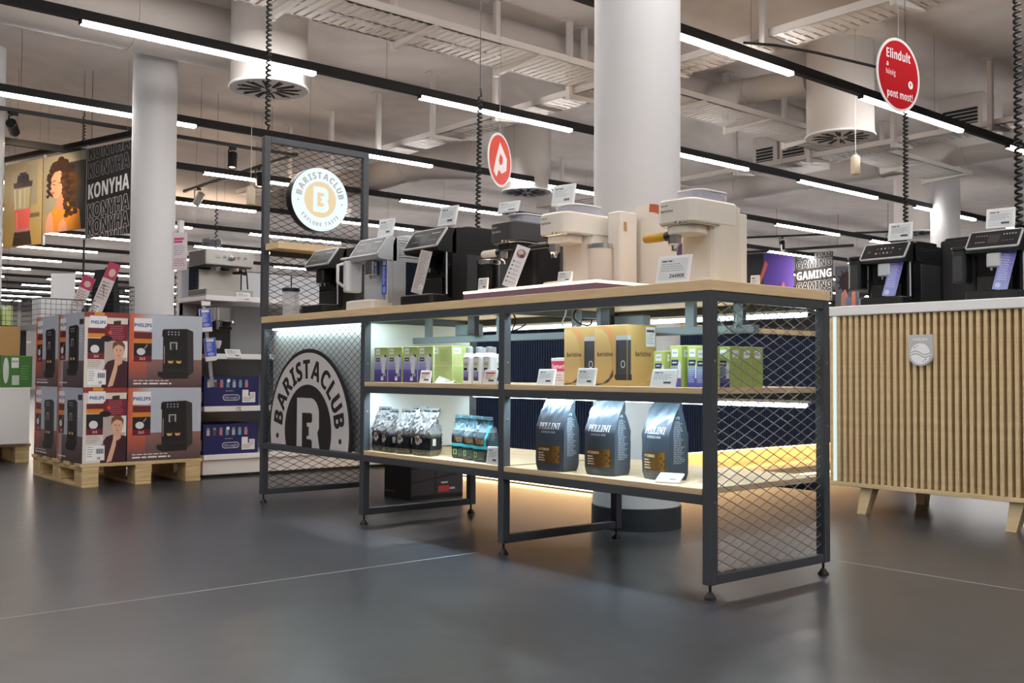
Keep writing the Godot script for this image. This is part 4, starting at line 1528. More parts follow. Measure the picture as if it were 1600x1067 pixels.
# stand-up pouch; perimeter wraps the print: front 0-0.38, side 0.38-0.5, back 0.5-0.88, side 0.88-1
func pouch(called: String, label: String, at: Vector3, w: float, d: float, h: float, turn: float, m: Material, sd: int, group: String, crimp := 0.12, fold := 0.0) -> Node3D:
	var rng := RandomNumberGenerator.new()
	rng.seed = sd
	var nz := FastNoiseLite.new()
	nz.seed = sd
	nz.frequency = 1.0
	var o := thing(called, label, "coffee bag", at, turn, group)
	var rings := []
	var rows := 22
	for r in rows + 1:
		var t := float(r) / rows
		var y := h * t
		var dep := d * (1.0 if t < 0.55 else lerpf(1.0, 0.06, clampf((t - 0.55) / (0.45 - crimp), 0, 1)))
		if t < 0.08:
			dep *= lerpf(0.86, 1.0, t / 0.08)
		var wid := w * (1.0 + 0.03 * sin(t * PI))
		if t < 0.06:
			wid *= lerpf(0.93, 1.0, t / 0.06)
		var zoff := fold * pow(maxf(0.0, t - 0.7), 1.4)
		var ring := []
		var cnt := 50
		for i in cnt:
			var u := float(i) / cnt
			var p := Vector2.ZERO
			var bulge := 0.0
			if u < 0.38:
				var k := u / 0.38
				p = Vector2(lerpf(-0.5, 0.5, k), 0.5)
				bulge = sin(k * PI) * 0.12
			elif u < 0.5:
				var k := (u - 0.38) / 0.12
				p = Vector2(0.5, lerpf(0.5, -0.5, k))
				p.x -= sin(k * PI) * (0.02 + 0.10 * clampf((t - 0.45) / 0.5, 0, 1))
			elif u < 0.88:
				var k := (u - 0.5) / 0.38
				p = Vector2(lerpf(0.5, -0.5, k), -0.5)
				bulge = -sin(k * PI) * 0.08
			else:
				var k := (u - 0.88) / 0.12
				p = Vector2(-0.5, lerpf(-0.5, 0.5, k))
				p.x += sin(k * PI) * (0.02 + 0.10 * clampf((t - 0.45) / 0.5, 0, 1))
			var cr := 0.12 + 0.88 * smoothstep(0.56, 0.86, t)
			if m == M.p_bag_silver:
				cr = 0.5 + 1.0 * smoothstep(0.3, 0.5, t)
			var wr := nz.get_noise_3d(p.x * 5.0 + sd, t * 9.0, p.y * 2.0) * 0.010 * cr + nz.get_noise_3d(p.x * 13.0, t * 15.0 + sd, p.y * 4.0) * 0.004 * cr
			if t > 1.0 - crimp * 0.6:
				wr *= 0.35
			var z := p.y * dep + bulge * dep + signf(p.y) * wr * (1.0 if absf(p.y) > 0.45 else 0.0)
			ring.append(Vector3(p.x * wid + wr * 0.4 * signf(p.x), y, z + zoff))
		rings.append(ring)
	var g := Geo.new()
	g.loft(rings)
	g.smooth(50)
	part(o, "foil_pouch", g, m)
	part(o, "sealed_seam", Geo.new().span(-w * 0.49, h - 0.004, -0.002 + fold * 0.164, w * 0.49, h + 0.012, 0.002 + fold * 0.164), m)
	return o

func build_counter_goods() -> void:
	var y := 0.656
	# upper shelf, bay beside the sign
	for i in 4:
		carton("water_filter_box", "green and violet water filter box in the tight row on the upper shelf", Vector3(-1.91 + i * 0.114 + (0.006 if i > 1 else 0.0), y, -0.06), Vector3(0.108, 0.158, 0.07), M.green_box, M.p_filter, M.p_green, "water filter boxes")
	carton("light_green_box", "plain light green carton next to the violet filter boxes", Vector3(-1.47, y, -0.09), Vector3(0.165, 0.158, 0.11), M.green_box, M.p_green, M.p_green)
	for i in 6:
		bottle(Vector3(-1.285 + (i % 3) * 0.066, y, -0.05 - (i / 3) * 0.07), i)
	price_tag("small price display in front of the plain light green carton", Vector3(-1.545, y, -0.008), 0.07, 0.055, 0.1, 0.2, M.p_tag_small)
	price_tag("small price display lying back beside the light green carton", Vector3(-1.41, y, -0.008), 0.085, 0.06, 0.5, 1.05, M.p_tag1)
	price_tag("small price display in front of the cleaner bottles", Vector3(-1.1, y, -0.003), 0.07, 0.058, 0.1, 0.2, M.p_tag_small)
	# upper shelf, near bay
	carton("small_pink_box", "little pink and white box half hidden by the tan cartons", Vector3(-0.775, y, -0.1), Vector3(0.08, 0.102, 0.05), M.paper, M.p_pink, M.p_pink)
	carton("tan_machine_carton", "tan coffee machine carton tucked behind its twin", Vector3(-0.645, y, -0.132), Vector3(0.16, 0.215, 0.15), M.tan_box, M.p_tan, M.p_tan_side)
	carton("tan_machine_carton", "tan coffee machine carton showing both printed faces and a barcode label", Vector3(-0.482, y, -0.127), Vector3(0.16, 0.215, 0.15), M.tan_box, M.p_tan, M.p_tan_side)
	var dl := "slim green and violet descaler carton in the group of tall green cartons"
	for q in [[-0.262, -0.09, 0.12], [-0.207, -0.11, 0.138], [-0.15, -0.13, 0.138], [-0.088, -0.1, 0.132]]:
		carton("descaler_carton", dl, Vector3(q[0], y, q[1]), Vector3(0.05, q[2], 0.06), M.green_box, M.p_descale, M.p_descale_side, "descaler cartons")
	for i in 3:
		carton("descaler_carton", "slim green carton behind the wire mesh end of the counter", Vector3(-0.06, y, -0.175 - i * 0.06), Vector3(0.05, 0.134, 0.058), M.green_box, M.p_descale, M.p_descale_side, "descaler cartons by the mesh")
	price_tag("price display in front of the little pink box", Vector3(-0.77, y, 0.0), 0.085, 0.062, 0.1, 0.25, M.p_tag1)
	price_tag("price display between the two tan cartons", Vector3(-0.555, y, 0.002), 0.085, 0.064, 0.1, 0.2, M.p_tag2)
	price_tag("price display in front of the descaler cartons", Vector3(-0.195, y, 0.004), 0.1, 0.062, 0.1, 0.3, M.p_tag1)
	carton("flat_navy_white_box", "flat white and navy box lying at the back of the upper shelf", Vector3(-0.9, y, -0.42), Vector3(0.14, 0.045, 0.3), M.paper, null, null)
	# lower shelf
	y = 0.341
	var sl := "wrinkled silver coffee bag with a cup picture in the crowded row"
	for q in [[-1.93, -0.05, 0.15, 0.19], [-1.838, -0.035, -0.12, 0.182], [-1.775, -0.14, 0.2, 0.194], [-1.722, -0.04, 0.2, 0.186], [-1.652, -0.13, -0.1, 0.19]]:
		pouch("silver_coffee_bag", sl, Vector3(q[0], y, q[1]), 0.082, 0.05, q[3], q[2], M.p_bag_silver, int(q[0] * -100), "silver coffee bags", 0.22, -0.1)
	pouch("silver_coffee_bag", "wider silver coffee bag with a cup picture ending the crowded row", Vector3(-1.585, y, -0.05), 0.112, 0.06, 0.192, 0.14, M.p_bag_silver, 77, "silver coffee bags", 0.2, -0.08)
	var tl := "teal and black coffee bag in the row of teal bags"
	for q in [[-1.375, -0.1, 0.25], [-1.28, -0.08, 0.05], [-1.185, -0.06, 0.05]]:
		pouch("teal_coffee_bag", tl, Vector3(q[0], y, q[1]), 0.094, 0.06, 0.17, q[2], M.p_bag_teal, int(q[0] * -130), "teal coffee bags", 0.1, 0.04)
	price_tag("white price display before the teal coffee bags", Vector3(-1.072, y, 0.002), 0.07, 0.07, 0.1, 0.15, M.p_tag1)
	pouch("dark_coffee_bag", "large slate coffee bag with a brown label beside the shelf post", Vector3(-0.742, y, -0.04), 0.135, 0.085, 0.285, 0.1, M.p_bag_dark, 5, "large slate coffee bags", 0.1, -0.12)
	pouch("dark_coffee_bag", "large slate coffee bag with a brown label in the middle of three", Vector3(-0.518, y, -0.075), 0.135, 0.088, 0.285, 0.08, M.p_bag_dark, 9, "large slate coffee bags", 0.1, -0.12)
	pouch("dark_coffee_bag", "large slate coffee bag with a tilted price display at its foot", Vector3(-0.285, y, -0.115), 0.135, 0.085, 0.288, -0.12, M.p_bag_dark, 14, "large slate coffee bags", 0.1, -0.12)
	price_tag("white price display lying back on a clear stand by the slate bag", Vector3(-0.195, y + 0.006, -0.02), 0.085, 0.06, 0.35, 1.15, M.p_tag2)
	# carton on the floor behind the counter
	carton("dark_appliance_carton", "dark printed appliance carton standing on the floor behind the counter", Vector3(-2.72, 0, -0.85), Vector3(0.26, 0.29, 0.36), M.dark_box, M.p_dark_front, M.p_dark_side)

func bottle(at: Vector3, i: int) -> void:
	var o := thing("cleaner_bottle", "white cleaner bottle with a violet label in the group of bottles", "bottle", at, 0, "cleaner bottles on the upper shelf")
	part(o, "flask", Geo.new().rbox(Vector3(0, 0.055, 0), Vector3(0.056, 0.11, 0.036), 0.012, 0.003), M.white)
	part(o, "shoulder", Geo.new().lathe([Vector2(0.025, 0.109), Vector2(0.02, 0.122), Vector2(0.013, 0.126)], Vector3.ZERO, 14), M.white)
	part(o, "cap", Geo.new().lathe([Vector2(0.015, 0.124), Vector2(0.015, 0.148), Vector2(0.012, 0.15), Vector2(0, 0.15)], Vector3.ZERO, 14), M.silver)
	var g := Geo.new()
	g.quad(Vector3(-0.018, 0.01, 0.0186), Vector3(0.018, 0.01, 0.0186), Vector3(0.018, 0.092, 0.0186), Vector3(-0.018, 0.092, 0.0186))
	part(o, "label_sticker", g, M.p_bottle)

# bean-to-cup machine; origin on the worktop under the middle of the body's front, front towards +z
func auto_machine(label: String, at: Vector3, turn: float, p: Dictionary) -> Node3D:
	var w: float = p.w
	var d: float = p.d
	var h: float = p.h
	var bm: Material = p.body
	var o := thing("bean_to_cup_machine", label, "coffee machine", at, turn)
	var hw := w / 2
	# rear body with soft upper edges, drawn as its side outline pushed across
	var side := PackedVector2Array([Vector2(0, 0.0), Vector2(0, h - 0.035), Vector2(0.012, h - 0.008), Vector2(0.03, h), Vector2(d - 0.03, h - 0.012), Vector2(d - 0.008, h - 0.03), Vector2(d, 0.02), Vector2(d - 0.01, 0.0)])
	var g := Geo.new()
	g.xf = Transform3D(Basis(Vector3.UP, PI / 2), Vector3.ZERO)
	g.prism(side, -hw, hw)
	part(o, "body", g.smooth(35), bm)
	# niche wall, head and tray in front of it
	part(o, "niche_wall", Geo.new().span(-hw * 0.9, 0.03, -0.001, hw * 0.9, h * 0.66, 0.004), p.niche)
	part(o, "cheek", Geo.new().span(hw * 0.8, 0.03, 0.0, hw, h * 0.66, 0.028, 0.003), p.niche)
	var hd := Geo.new()
	hd.xf = Transform3D(Basis(Vector3.UP, PI / 2), Vector3.ZERO)
	hd.prism(PackedVector2Array([Vector2(0.02, h * 0.66), Vector2(-0.075, h * 0.68), Vector2(-0.085, h * 0.72), Vector2(-0.02, h - 0.004), Vector2(0.02, h - 0.004)]), -hw, hw)
	part(o, "head", hd.smooth(30), p.get("head", bm))
	var a := Vector3(0, h * 0.72, 0.085)
	var b := Vector3(0, h - 0.004, 0.02)
	var up := (b - a)
	var ln := up.length()
	up = up.normalized()
	var nrm := Vector3(1, 0, 0).cross(up)
	var pg := Geo.new()
	pg.xf = Transform3D(Basis(Vector3(1, 0, 0), up, nrm), a)
	pg.prism(shifted(Geo.rrect(w * 1.0, ln * 0.98, 0.012), 0, ln * 0.5), 0.0, 0.008)
	part(o, "control_panel", pg, p.get("rim", M.silver))
	var sc := Geo.new()
	sc.xf = Transform3D(Basis(Vector3(1, 0, 0), up, nrm), a)
	sc.quad(Vector3(-hw * 0.94, ln * 0.07, 0.0085), Vector3(hw * 0.94, ln * 0.07, 0.0085), Vector3(hw * 0.94, ln * 0.93, 0.0085), Vector3(-hw * 0.94, ln * 0.93, 0.0085))
	part(o, "touch_screen", sc, p.screen)
	var sp := part(o, "spout", Geo.new().rbox(Vector3(p.get("spout_x", 0.0), h * 0.57, 0.045), Vector3(0.07, h * 0.2, 0.05), 0.012, 0.004), p.spout)
	for s in [-1, 1]:
		part(sp, "nozzle", Geo.new().lathe([Vector2(0, -0.012), Vector2(0.007, -0.012), Vector2(0.009, 0.01)], Vector3(p.get("spout_x", 0.0) + s * 0.018, h * 0.46, 0.045), 10), M.chrome)
	var tr := part(o, "drip_tray", Geo.new().rbox(Vector3(0, 0.021, 0.045), Vector3(w * 0.98, 0.042, 0.14), 0.03, 0.004), p.tray)
	part(tr, "grate", Geo.new().rbox(Vector3(0, 0.0435, 0.05), Vector3(w * 0.86, 0.003, 0.11), 0.024, 0.001), p.get("grate", M.brushed))
	part(o, "container_front", Geo.new().span(-hw * 0.84, 0.045, 0.004, hw * 0.5, h * 0.36, 0.012, 0.003), p.get("front", p.niche))
	# trim along the front edge and a glossy side tank
	part(o, "edge_trim", Geo.new().tube([Vector3(hw - 0.002, 0.045, 0.028), Vector3(hw - 0.002, h * 0.6, 0.03), Vector3(hw - 0.002, h * 0.67, 0.03)], 0.004, 6), p.get("rim", M.silver))
	part(o, "side_window", Geo.new().span(hw - 0.002, 0.03, -d * 0.78, hw + 0.003, h * 0.66, -d * 0.2, 0.002), p.tank)
	var vt := Geo.new()
	if p.get("louvres", false):
		for i in 8:
			part(o, "side_louvre", Geo.new().span(hw - 0.001, h * 0.72 + i * h * 0.032, -d * 0.95, hw + 0.004, h * 0.738 + i * h * 0.032, -0.03, 0.001), bm)
	else:
		for r in 5:
			for c in 14:
				vt.box(Vector3(hw + 0.001, h * 0.72 + r * h * 0.045, -0.05 - c * (d - 0.1) / 14 - (0.008 if r % 2 else 0.0)), Vector3(0.003, h * 0.016, 0.013))
		var vp := part(o, "vent_texture", vt, M.black_soft)
		vp.set_meta("kind", "stuff")
	part(o, "bean_lid", Geo.new().rbox(Vector3(0, h + 0.004, -d * 0.55), Vector3(w * 0.8, 0.022, d * 0.6), 0.03, 0.004), p.get("lid", M.black))
	return o

# slim espresso maker with overhanging head; origin under the middle of the head's front edge
func slim_machine(label: String, at: Vector3, turn: float, bm: Material, lower: Material, handle: Material, tray_m: Material, jar: bool) -> Node3D:
	var o := thing("slim_espresso_maker", label, "coffee machine", at, turn)
	var w := 0.165
	part(o, "rear_body", Geo.new().rbox(Vector3(0.0, 0.138, -0.2), Vector3(w * 0.97, 0.276, 0.16), 0.035, 0.004), lower)
	part(o, "back_pillar", Geo.new().rbox(Vector3(0.0, 0.128, -0.275), Vector3(w * 0.99, 0.256, 0.05), 0.012, 0.003), bm)
	part(o, "base_plate", Geo.new().rbox(Vector3(0, 0.012, -0.07), Vector3(w * 0.96, 0.024, 0.14), 0.06, 0.004, 8), tray_m)
	part(o, "head", Geo.new().rbox(Vector3(0, 0.245, -0.13), Vector3(w, 0.082, 0.26), 0.04, 0.006, 6), bm)
	part(o, "chrome_lip", Geo.new().rbox(Vector3(0, 0.2025, -0.12), Vector3(w * 0.95, 0.005, 0.22), 0.038, 0.001, 6), M.chrome)
	part(o, "brew_group", Geo.new().rbox(Vector3(0.0, 0.187, -0.075), Vector3(w * 0.72, 0.03, 0.115), 0.04, 0.003, 6), lower)
	part(o, "filter_holder", Geo.new().lathe([Vector2(0, -0.055), Vector2(0.011, -0.055), Vector2(0.013, -0.04), Vector2(0.022, -0.032), Vector2(0.024, 0.0), Vector2(0, 0.0)], Vector3(-0.035, 0.175, -0.05), 18), M.chrome)
	var hd := part(o, "handle", Geo.new().at(-0.062, 0.17, -0.04, 0, 0, PI / 2).lathe([Vector2(0, 0.0), Vector2(0.013, 0.002), Vector2(0.016, 0.02), Vector2(0.016, 0.088), Vector2(0.013, 0.098), Vector2(0, 0.1)], Vector3.ZERO, 16), handle)
	part(hd, "handle_collar", Geo.new().at(-0.045, 0.17, -0.042, 0, 0, PI / 2).lathe([Vector2(0, 0), Vector2(0.017, 0), Vector2(0.016, 0.02), Vector2(0, 0.02)], Vector3.ZERO, 14), M.black)
	part(o, "bean_hopper", Geo.new().rbox(Vector3(0, 0.302, -0.15), Vector3(w * 0.72, 0.034, 0.17), 0.04, 0.004, 6), M.smoke)
	part(o, "hopper_lid", Geo.new().rbox(Vector3(0, 0.322, -0.15), Vector3(w * 0.74, 0.006, 0.172), 0.04, 0.002, 6), M.white)
	for i in 3:
		part(o, "button", Geo.new().at(0.012 + i * 0.017, 0.2065, 0.001 - 0.004 * i, 0, PI / 2).lathe([Vector2(0, 0.002), Vector2(0.004, 0.002), Vector2(0.005, 0)], Vector3.ZERO, 10), M.chrome)
	var g := Geo.new()
	letters(g, "PHILIPS", 0.006, "b", 0.0, 1.0, 0.0008, -0.052, 0.262)
	part(o, "lettering", g, M.graphite if bm != M.graphite else M.silver)
	var g2 := Geo.new()
	letters(g2, "baristina", 0.009, "b", 0.0, 1.0, 0.0008, -0.052, 0.243)
	part(o, "lettering", g2, M.graphite if bm != M.graphite else M.silver)
	if jar:
		var j := part(o, "bean_jar", Geo.new().lathe([Vector2(0, 0), Vector2(0.044, 0), Vector2(0.046, 0.006), Vector2(0.046, 0.125)], Vector3(0.105, 0.03, -0.16), 24), lower)
		part(j, "jar_ring", Geo.new().lathe([Vector2(0.046, 0.12), Vector2(0.049, 0.122), Vector2(0.049, 0.138), Vector2(0.044, 0.14), Vector2(0, 0.14)], Vector3(0.105, 0.03, -0.16), 24), M.chrome)
	return o

func leaflet(label: String, at: Vector3, w: float, h: float, turn: float, tilt: float, lean: float, m: Material) -> void:
	var o := thing("leaflet", label, "leaflet", at, turn)
	var g := Geo.new()
	g.xf = Transform3D(Basis.from_euler(Vector3(-tilt, 0, lean)), Vector3.ZERO)
	g.span(-w / 2, 0, -0.0012, w / 2, h, 0)
	part(o, "card", g, M.paper)
	var f := Geo.new()
	f.xf = g.xf
	f.quad(Vector3(-w / 2, 0, 0.0005), Vector3(w / 2, 0, 0.0005), Vector3(w / 2, h, 0.0005), Vector3(-w / 2, h, 0.0005))
	part(o, "print", f, m)

func build_counter_machines() -> void:
	var y := 0.9955
	var black := {"w": 0.235, "d": 0.36, "h": 0.335, "body": M.body_black, "niche": M.black_gloss, "screen": M.p_panel, "spout": M.black, "tray": M.black, "tank": M.side_grey, "front": M.black}
	auto_machine("black coffee machine with slanted touch panel beside the water glass", Vector3(-2.545, y, -0.13), 0.0, black)
	var s := black.duplicate()
	s.merge({"w": 0.25, "d": 0.36, "h": 0.345, "body": M.silver, "niche": M.silver, "head": M.silver, "spout": M.chrome, "tray": M.cream, "tank": M.navy_tank, "rim": M.silver, "front": M.silver, "louvres": true, "spout_x": 0.02, "lid": M.silver}, true)
	var o := auto_machine("silver coffee machine with white milk jug and ribbed sides", Vector3(-2.085, y, -0.12), 0.0, s)
	var jug := part(o, "milk_jug", Geo.new().rbox(Vector3(-0.16, 0.17, 0.045), Vector3(0.06, 0.155, 0.085), 0.02, 0.006), M.white)
	part(jug, "jug_handle", Geo.new().tube([Vector3(-0.165, 0.23, 0.094), Vector3(-0.165, 0.22, 0.125), Vector3(-0.165, 0.14, 0.125), Vector3(-0.165, 0.12, 0.094)], 0.008, 8), M.white)
	part(jug, "jug_lid", Geo.new().rbox(Vector3(-0.165, 0.254, 0.045), Vector3(0.08, 0.01, 0.104), 0.02, 0.002), M.cream)
	part(o, "service_sticker", flat_card(0.04, 0.17), M.p_leaf_blue, Vector3(0.095, 0.07, 0.0295))
	var t := black.duplicate()
	t.merge({"w": 0.25, "d": 0.40, "h": 0.34, "spout": M.chrome}, true)
	auto_machine("black coffee machine with chrome spout and grey leaflet in its niche", Vector3(-1.625, y, -0.12), 0.0, t)
	leaflet("grey leaflet leaning in the niche of the black coffee machine", Vector3(-1.60, y + 0.048, 0.0), 0.075, 0.19, 0.1, 0.12, -0.22, M.p_leaf_grey)
	price_tag("price display standing on the black coffee machine with chrome spout", Vector3(-1.59, y + 0.356, -0.15), 0.11, 0.095, 0.15, 0.25, M.p_tag1, "", true)
	price_tag("blank-looking price display on the silver coffee machine", Vector3(-2.1, y + 0.36, -0.16), 0.11, 0.09, 0.15, 0.2, M.p_tag2)
	# glass of water by the tower
	var gl := thing("water_glass", "clear drinking vessel with a dark lid at the tower end of the worktop", "glass", Vector3(-2.815, y, -0.05))
	part(gl, "vessel", Geo.new().lathe([Vector2(0, 0.003), Vector2(0.042, 0.003), Vector2(0.043, 0.13), Vector2(0.045, 0.13), Vector2(0.045, 0.0), Vector2(0, 0)], Vector3.ZERO, 22), M.clear)
	part(gl, "lid", Geo.new().lathe([Vector2(0, 0.15), Vector2(0.03, 0.15), Vector2(0.047, 0.145), Vector2(0.047, 0.128), Vector2(0, 0.128)], Vector3.ZERO, 22), M.black)
	part(gl, "plunger_rod", Geo.new().tube([Vector3(0, 0.15, 0), Vector3(0, 0.21, 0)], 0.004, 6), M.black)
	# low lit plinth under the slim espresso makers
	var pl := thing("lit_plinth", "low lilac display plinth with a warm glowing top edge", "display plinth", Vector3(-0.9, y, -0.2))
	part(pl, "deck", Geo.new().span(-0.385, 0, -0.19, 0.385, 0.027, 0.186, 0.002), M.lilac)
	part(pl, "glowing_edge", Geo.new().span(-0.387, 0.027, 0.172, 0.387, 0.037, 0.188, 0.003), M.led_plinth)
	part(pl, "glowing_edge", Geo.new().span(0.371, 0.027, -0.19, 0.387, 0.037, 0.172, 0.003), M.led_plinth)
	area(Vector3(-0.9, y + 0.04, -0.03), Vector3(PI / 2 + 0.5, 0, 0), 0.74, 0.012, 0.035, Color(1.0, 0.86, 0.70))
	var py := y + 0.027
	slim_machine("graphite slim espresso maker with white handle on the lit plinth", Vector3(-1.115, py, -0.07), 0.0, M.graphite, M.body_black, M.cream, M.black, false)
	slim_machine("cream slim espresso maker with a bean jar on the lit plinth", Vector3(-0.805, py, -0.06), 0.0, M.cream, M.cream_base, M.black, M.cream_base, true)
	slim_machine("cream slim espresso maker with yellow handle at the counter's near corner", Vector3(-0.195, y, -0.05), 0.0, M.cream, M.cream_base, M.yellow, M.cream_base, false)
	# canister left of the plinth
	var cn := thing("black_canister", "black cylindrical canister with a chrome rim beside the lit plinth", "canister", Vector3(-1.35, y, -0.2))
	part(cn, "vessel", Geo.new().lathe([Vector2(0, 0), Vector2(0.046, 0), Vector2(0.048, 0.004), Vector2(0.048, 0.165)], Vector3.ZERO, 28), M.body_black)
	part(cn, "chrome_rim", Geo.new().lathe([Vector2(0.048, 0.165), Vector2(0.052, 0.168), Vector2(0.052, 0.184), Vector2(0.047, 0.187), Vector2(0, 0.187)], Vector3.ZERO, 28), M.chrome)
	leaflet("tall white leaflet with cup pictures between the slim espresso makers", Vector3(-1.0, py + 0.012, -0.015), 0.075, 0.17, 0.1, 0.2, -0.32, M.p_leaf_white)
	price_tag("price display standing on the cream espresso maker with bean jar", Vector3(-0.83, py + 0.326, -0.14), 0.11, 0.085, 0.15, 0.2, M.p_tag2)
	price_tag("price display lying on the graphite espresso maker", Vector3(-1.11, py + 0.326, -0.1), 0.11, 0.05, 0.15, 0.3, M.p_tag1)
	price_tag("small price display on the glowing plinth before the canister", Vector3(-1.17, y + 0.038, -0.022), 0.055, 0.05, 0.1, 0.1, M.p_tag2, "", false)
	price_tag("small price display on the glowing plinth before the bean jar", Vector3(-0.69, y + 0.038, -0.022), 0.06, 0.042, 0.3, 0.2, M.p_tag2, "", false)
	price_tag("large price display at the near corner showing the number 244908", Vector3(-0.155, y, 0.005), 0.13, 0.095, 0.1, 0.25, M.p_tag0)
	# round cream board with coloured arcs behind the makers
	var bd := thing("round_display_board", "round cream display board with purple and orange arcs on its edge", "display board", Vector3(-0.60, y, -0.37))
	var r := 0.19
	part(bd, "disc", Geo.new().prism(shifted(disc_cut(r, -r * 0.86), 0, r * 0.86), -0.02, 0.0), M.cream)
	for q in [[35.0, 85.0, M.orange], [-35.0, 8.0, M.purple], [-58.0, -44.0, M.purple]]:
		var p := PackedVector2Array()
		for i in 13:
			var a := deg_to_rad(lerpf(q[0], q[1], i / 12.0))
			p.append(Vector2(cos(a) * (r + 0.001), sin(a) * (r + 0.001) + r * 0.86))
		for i in 13:
			var a := deg_to_rad(lerpf(q[1], q[0], i / 12.0))
			p.append(Vector2(cos(a) * (r - 0.038), sin(a) * (r - 0.03) + r * 0.86))
		part(bd, "coloured_arc", Geo.new().prism(p, -0.019, 0.0012), q[2])
	part(bd, "foot_block", Geo.new().span(-0.14, 0, -0.08, 0.14, 0.012, 0.02, 0.002), M.cream)
	var st := thing("cream_box_stand", "upright cream box stand with a little window next to the round board", "display stand", Vector3(-0.66, y, -0.3))
	part(st, "casing", Geo.new().rbox(Vector3(0, 0.16, 0), Vector3(0.07, 0.32, 0.1), 0.012, 0.004), M.cream)
	part(st, "window", Geo.new().span(0.034, 0.245, 0.015, 0.0362, 0.28, 0.03), M.tan_box)

func flat_card(w: float, h: float) -> Geo:
	var g := Geo.new()
	g.quad(Vector3(-w / 2, 0, 0), Vector3(w / 2, 0, 0), Vector3(w / 2, h, 0), Vector3(-w / 2, h, 0))
	return g

func build_slatted_counter() -> void:
	var o := thing("slatted_counter", "oak slatted counter on splayed legs with a white top and a crest", "counter", Vector3(-0.93, 0, -2.15))
	var w := 2.3
	part(o, "carcass", Geo.new().span(0.0, 0.155, -0.68, w, 1.005, -0.06), M.slat)
	part(o, "white_top", Geo.new().span(-0.01, 1.005, -0.7, w + 0.01, 1.055, 0.012, 0.004), M.white)
	part(o, "bottom_board", Geo.new().span(0.0, 0.134, -0.68, w, 0.155, 0.004, 0.002), M.slat)
	part(o, "end_board", Geo.new().span(-0.002, 0.155, -0.68, 0.014, 1.005, 0.0, 0.002), M.slat)
	part(o, "light_strip", Geo.new().span(0.016, 0.157, -0.014, 0.030, 1.003, -0.004), M.led_white)
	area(Vector3(-0.93 + 0.023, 0.58, -2.15), Vector3(0, PI, 0), 0.012, 0.84, 0.006, Color(0.93, 1.0, 0.98))
	var sm := Geo.new().span(-0.0095, 0.155, -0.06, 0.0095, 1.005, 0.0, 0.002).mesh()
	var x := 0.048
	while x < w - 0.01:
		part(o, "slat", sm, M.slat, Vector3(x, 0, 0))
		x += 0.0345
	for q in [[0.19, -0.06], [0.93, -0.06], [1.7, -0.06], [0.19, -0.6], [0.93, -0.6], [1.7, -0.6]]:
		var sgn := 1.0 if q[1] > -0.3 else -1.0
		var ring := []
		for k in [[0.0, 0.03 * sgn, 0.024], [0.134, 0.0, 0.033]]:
			var hw: float = k[2]
			ring.append([Vector3(q[0] - hw - (0.02 if k[0] == 0.0 else 0.0), k[0], q[1] + k[1] + hw), Vector3(q[0] + hw - (0.02 if k[0] == 0.0 else 0.0), k[0], q[1] + k[1] + hw), Vector3(q[0] + hw - (0.02 if k[0] == 0.0 else 0.0), k[0], q[1] + k[1] - hw), Vector3(q[0] - hw - (0.02 if k[0] == 0.0 else 0.0), k[0], q[1] + k[1] - hw)])
		part(o, "leg", Geo.new().loft(ring), M.slat)
	var cr := thing("crest_badge", "white shield badge with stars and waves on the oak slats", "badge", Vector3(-0.428, 0.823, -2.15))
	var p := PackedVector2Array([Vector2(-0.061, 0.075), Vector2(-0.061, -0.02)])
	for i in 17:
		var a := PI + PI * i / 16.0
		p.append(Vector2(cos(a) * 0.061, -0.02 + sin(a) * 0.056))
	p.append(Vector2(0.061, 0.075))
	part(cr, "shield", Geo.new().prism(p, 0.0, 0.018), M.white)
	part(cr, "relief_print", Geo.new().prism(p, 0.018, 0.0185), M.p_crest)
	# machines on it
	var y := 1.055
	var b := {"w": 0.25, "d": 0.37, "h": 0.325, "body": M.body_black, "niche": M.black_gloss, "screen": M.p_panel_dots, "spout": M.silver, "tray": M.black, "tank": M.side_grey, "grate": M.black, "rim": M.silver, "front": M.black}
	var m1 := auto_machine("black coffee machine with button panel and violet leaflet on the slatted counter", Vector3(-0.69, y, -2.33), 0.0, b)
	dark_jug(m1)
	leaflet("violet leaflet in the niche of the black machine with button panel", Vector3(-0.655, y + 0.046, -2.245), 0.068, 0.2, 0.1, 0.18, -0.18, M.p_leaf_violet)
	price_tag("price display standing on the black machine with button panel", Vector3(-0.66, y + 0.343, -2.37), 0.125, 0.095, 0.15, 0.2, M.p_tag1)
	var tall := thing("black_machine_seen_from_side", "plain black appliance turned sideways between the two black coffee machines", "coffee machine", Vector3(-0.40, y, -2.62))
	part(tall, "body", Geo.new().rbox(Vector3(0, 0.165, 0), Vector3(0.2, 0.33, 0.3), 0.02, 0.006), M.black)
	part(tall, "lid", Geo.new().rbox(Vector3(0, 0.337, 0.0), Vector3(0.18, 0.014, 0.26), 0.02, 0.004), M.body_black)
	part(tall, "chrome_line", Geo.new().span(0.1, 0.29, -0.13, 0.102, 0.295, 0.13), M.silver)
	var b2 := b.duplicate()
	b2.merge({"screen": M.p_panel, "h": 0.335}, true)
	var m2 := auto_machine("black coffee machine with display panel and dark jug on the slatted counter", Vector3(-0.135, y, -2.33), 0.0, b2)
	dark_jug(m2)
	leaflet("violet leaflet in the niche of the black machine with display panel", Vector3(-0.10, y + 0.046, -2.245), 0.068, 0.2, 0.1, 0.18, -0.18, M.p_leaf_violet)
	price_tag("price display standing on the black machine with display panel", Vector3(-0.15, y + 0.352, -2.37), 0.13, 0.1, 0.15, 0.2, M.p_tag1)

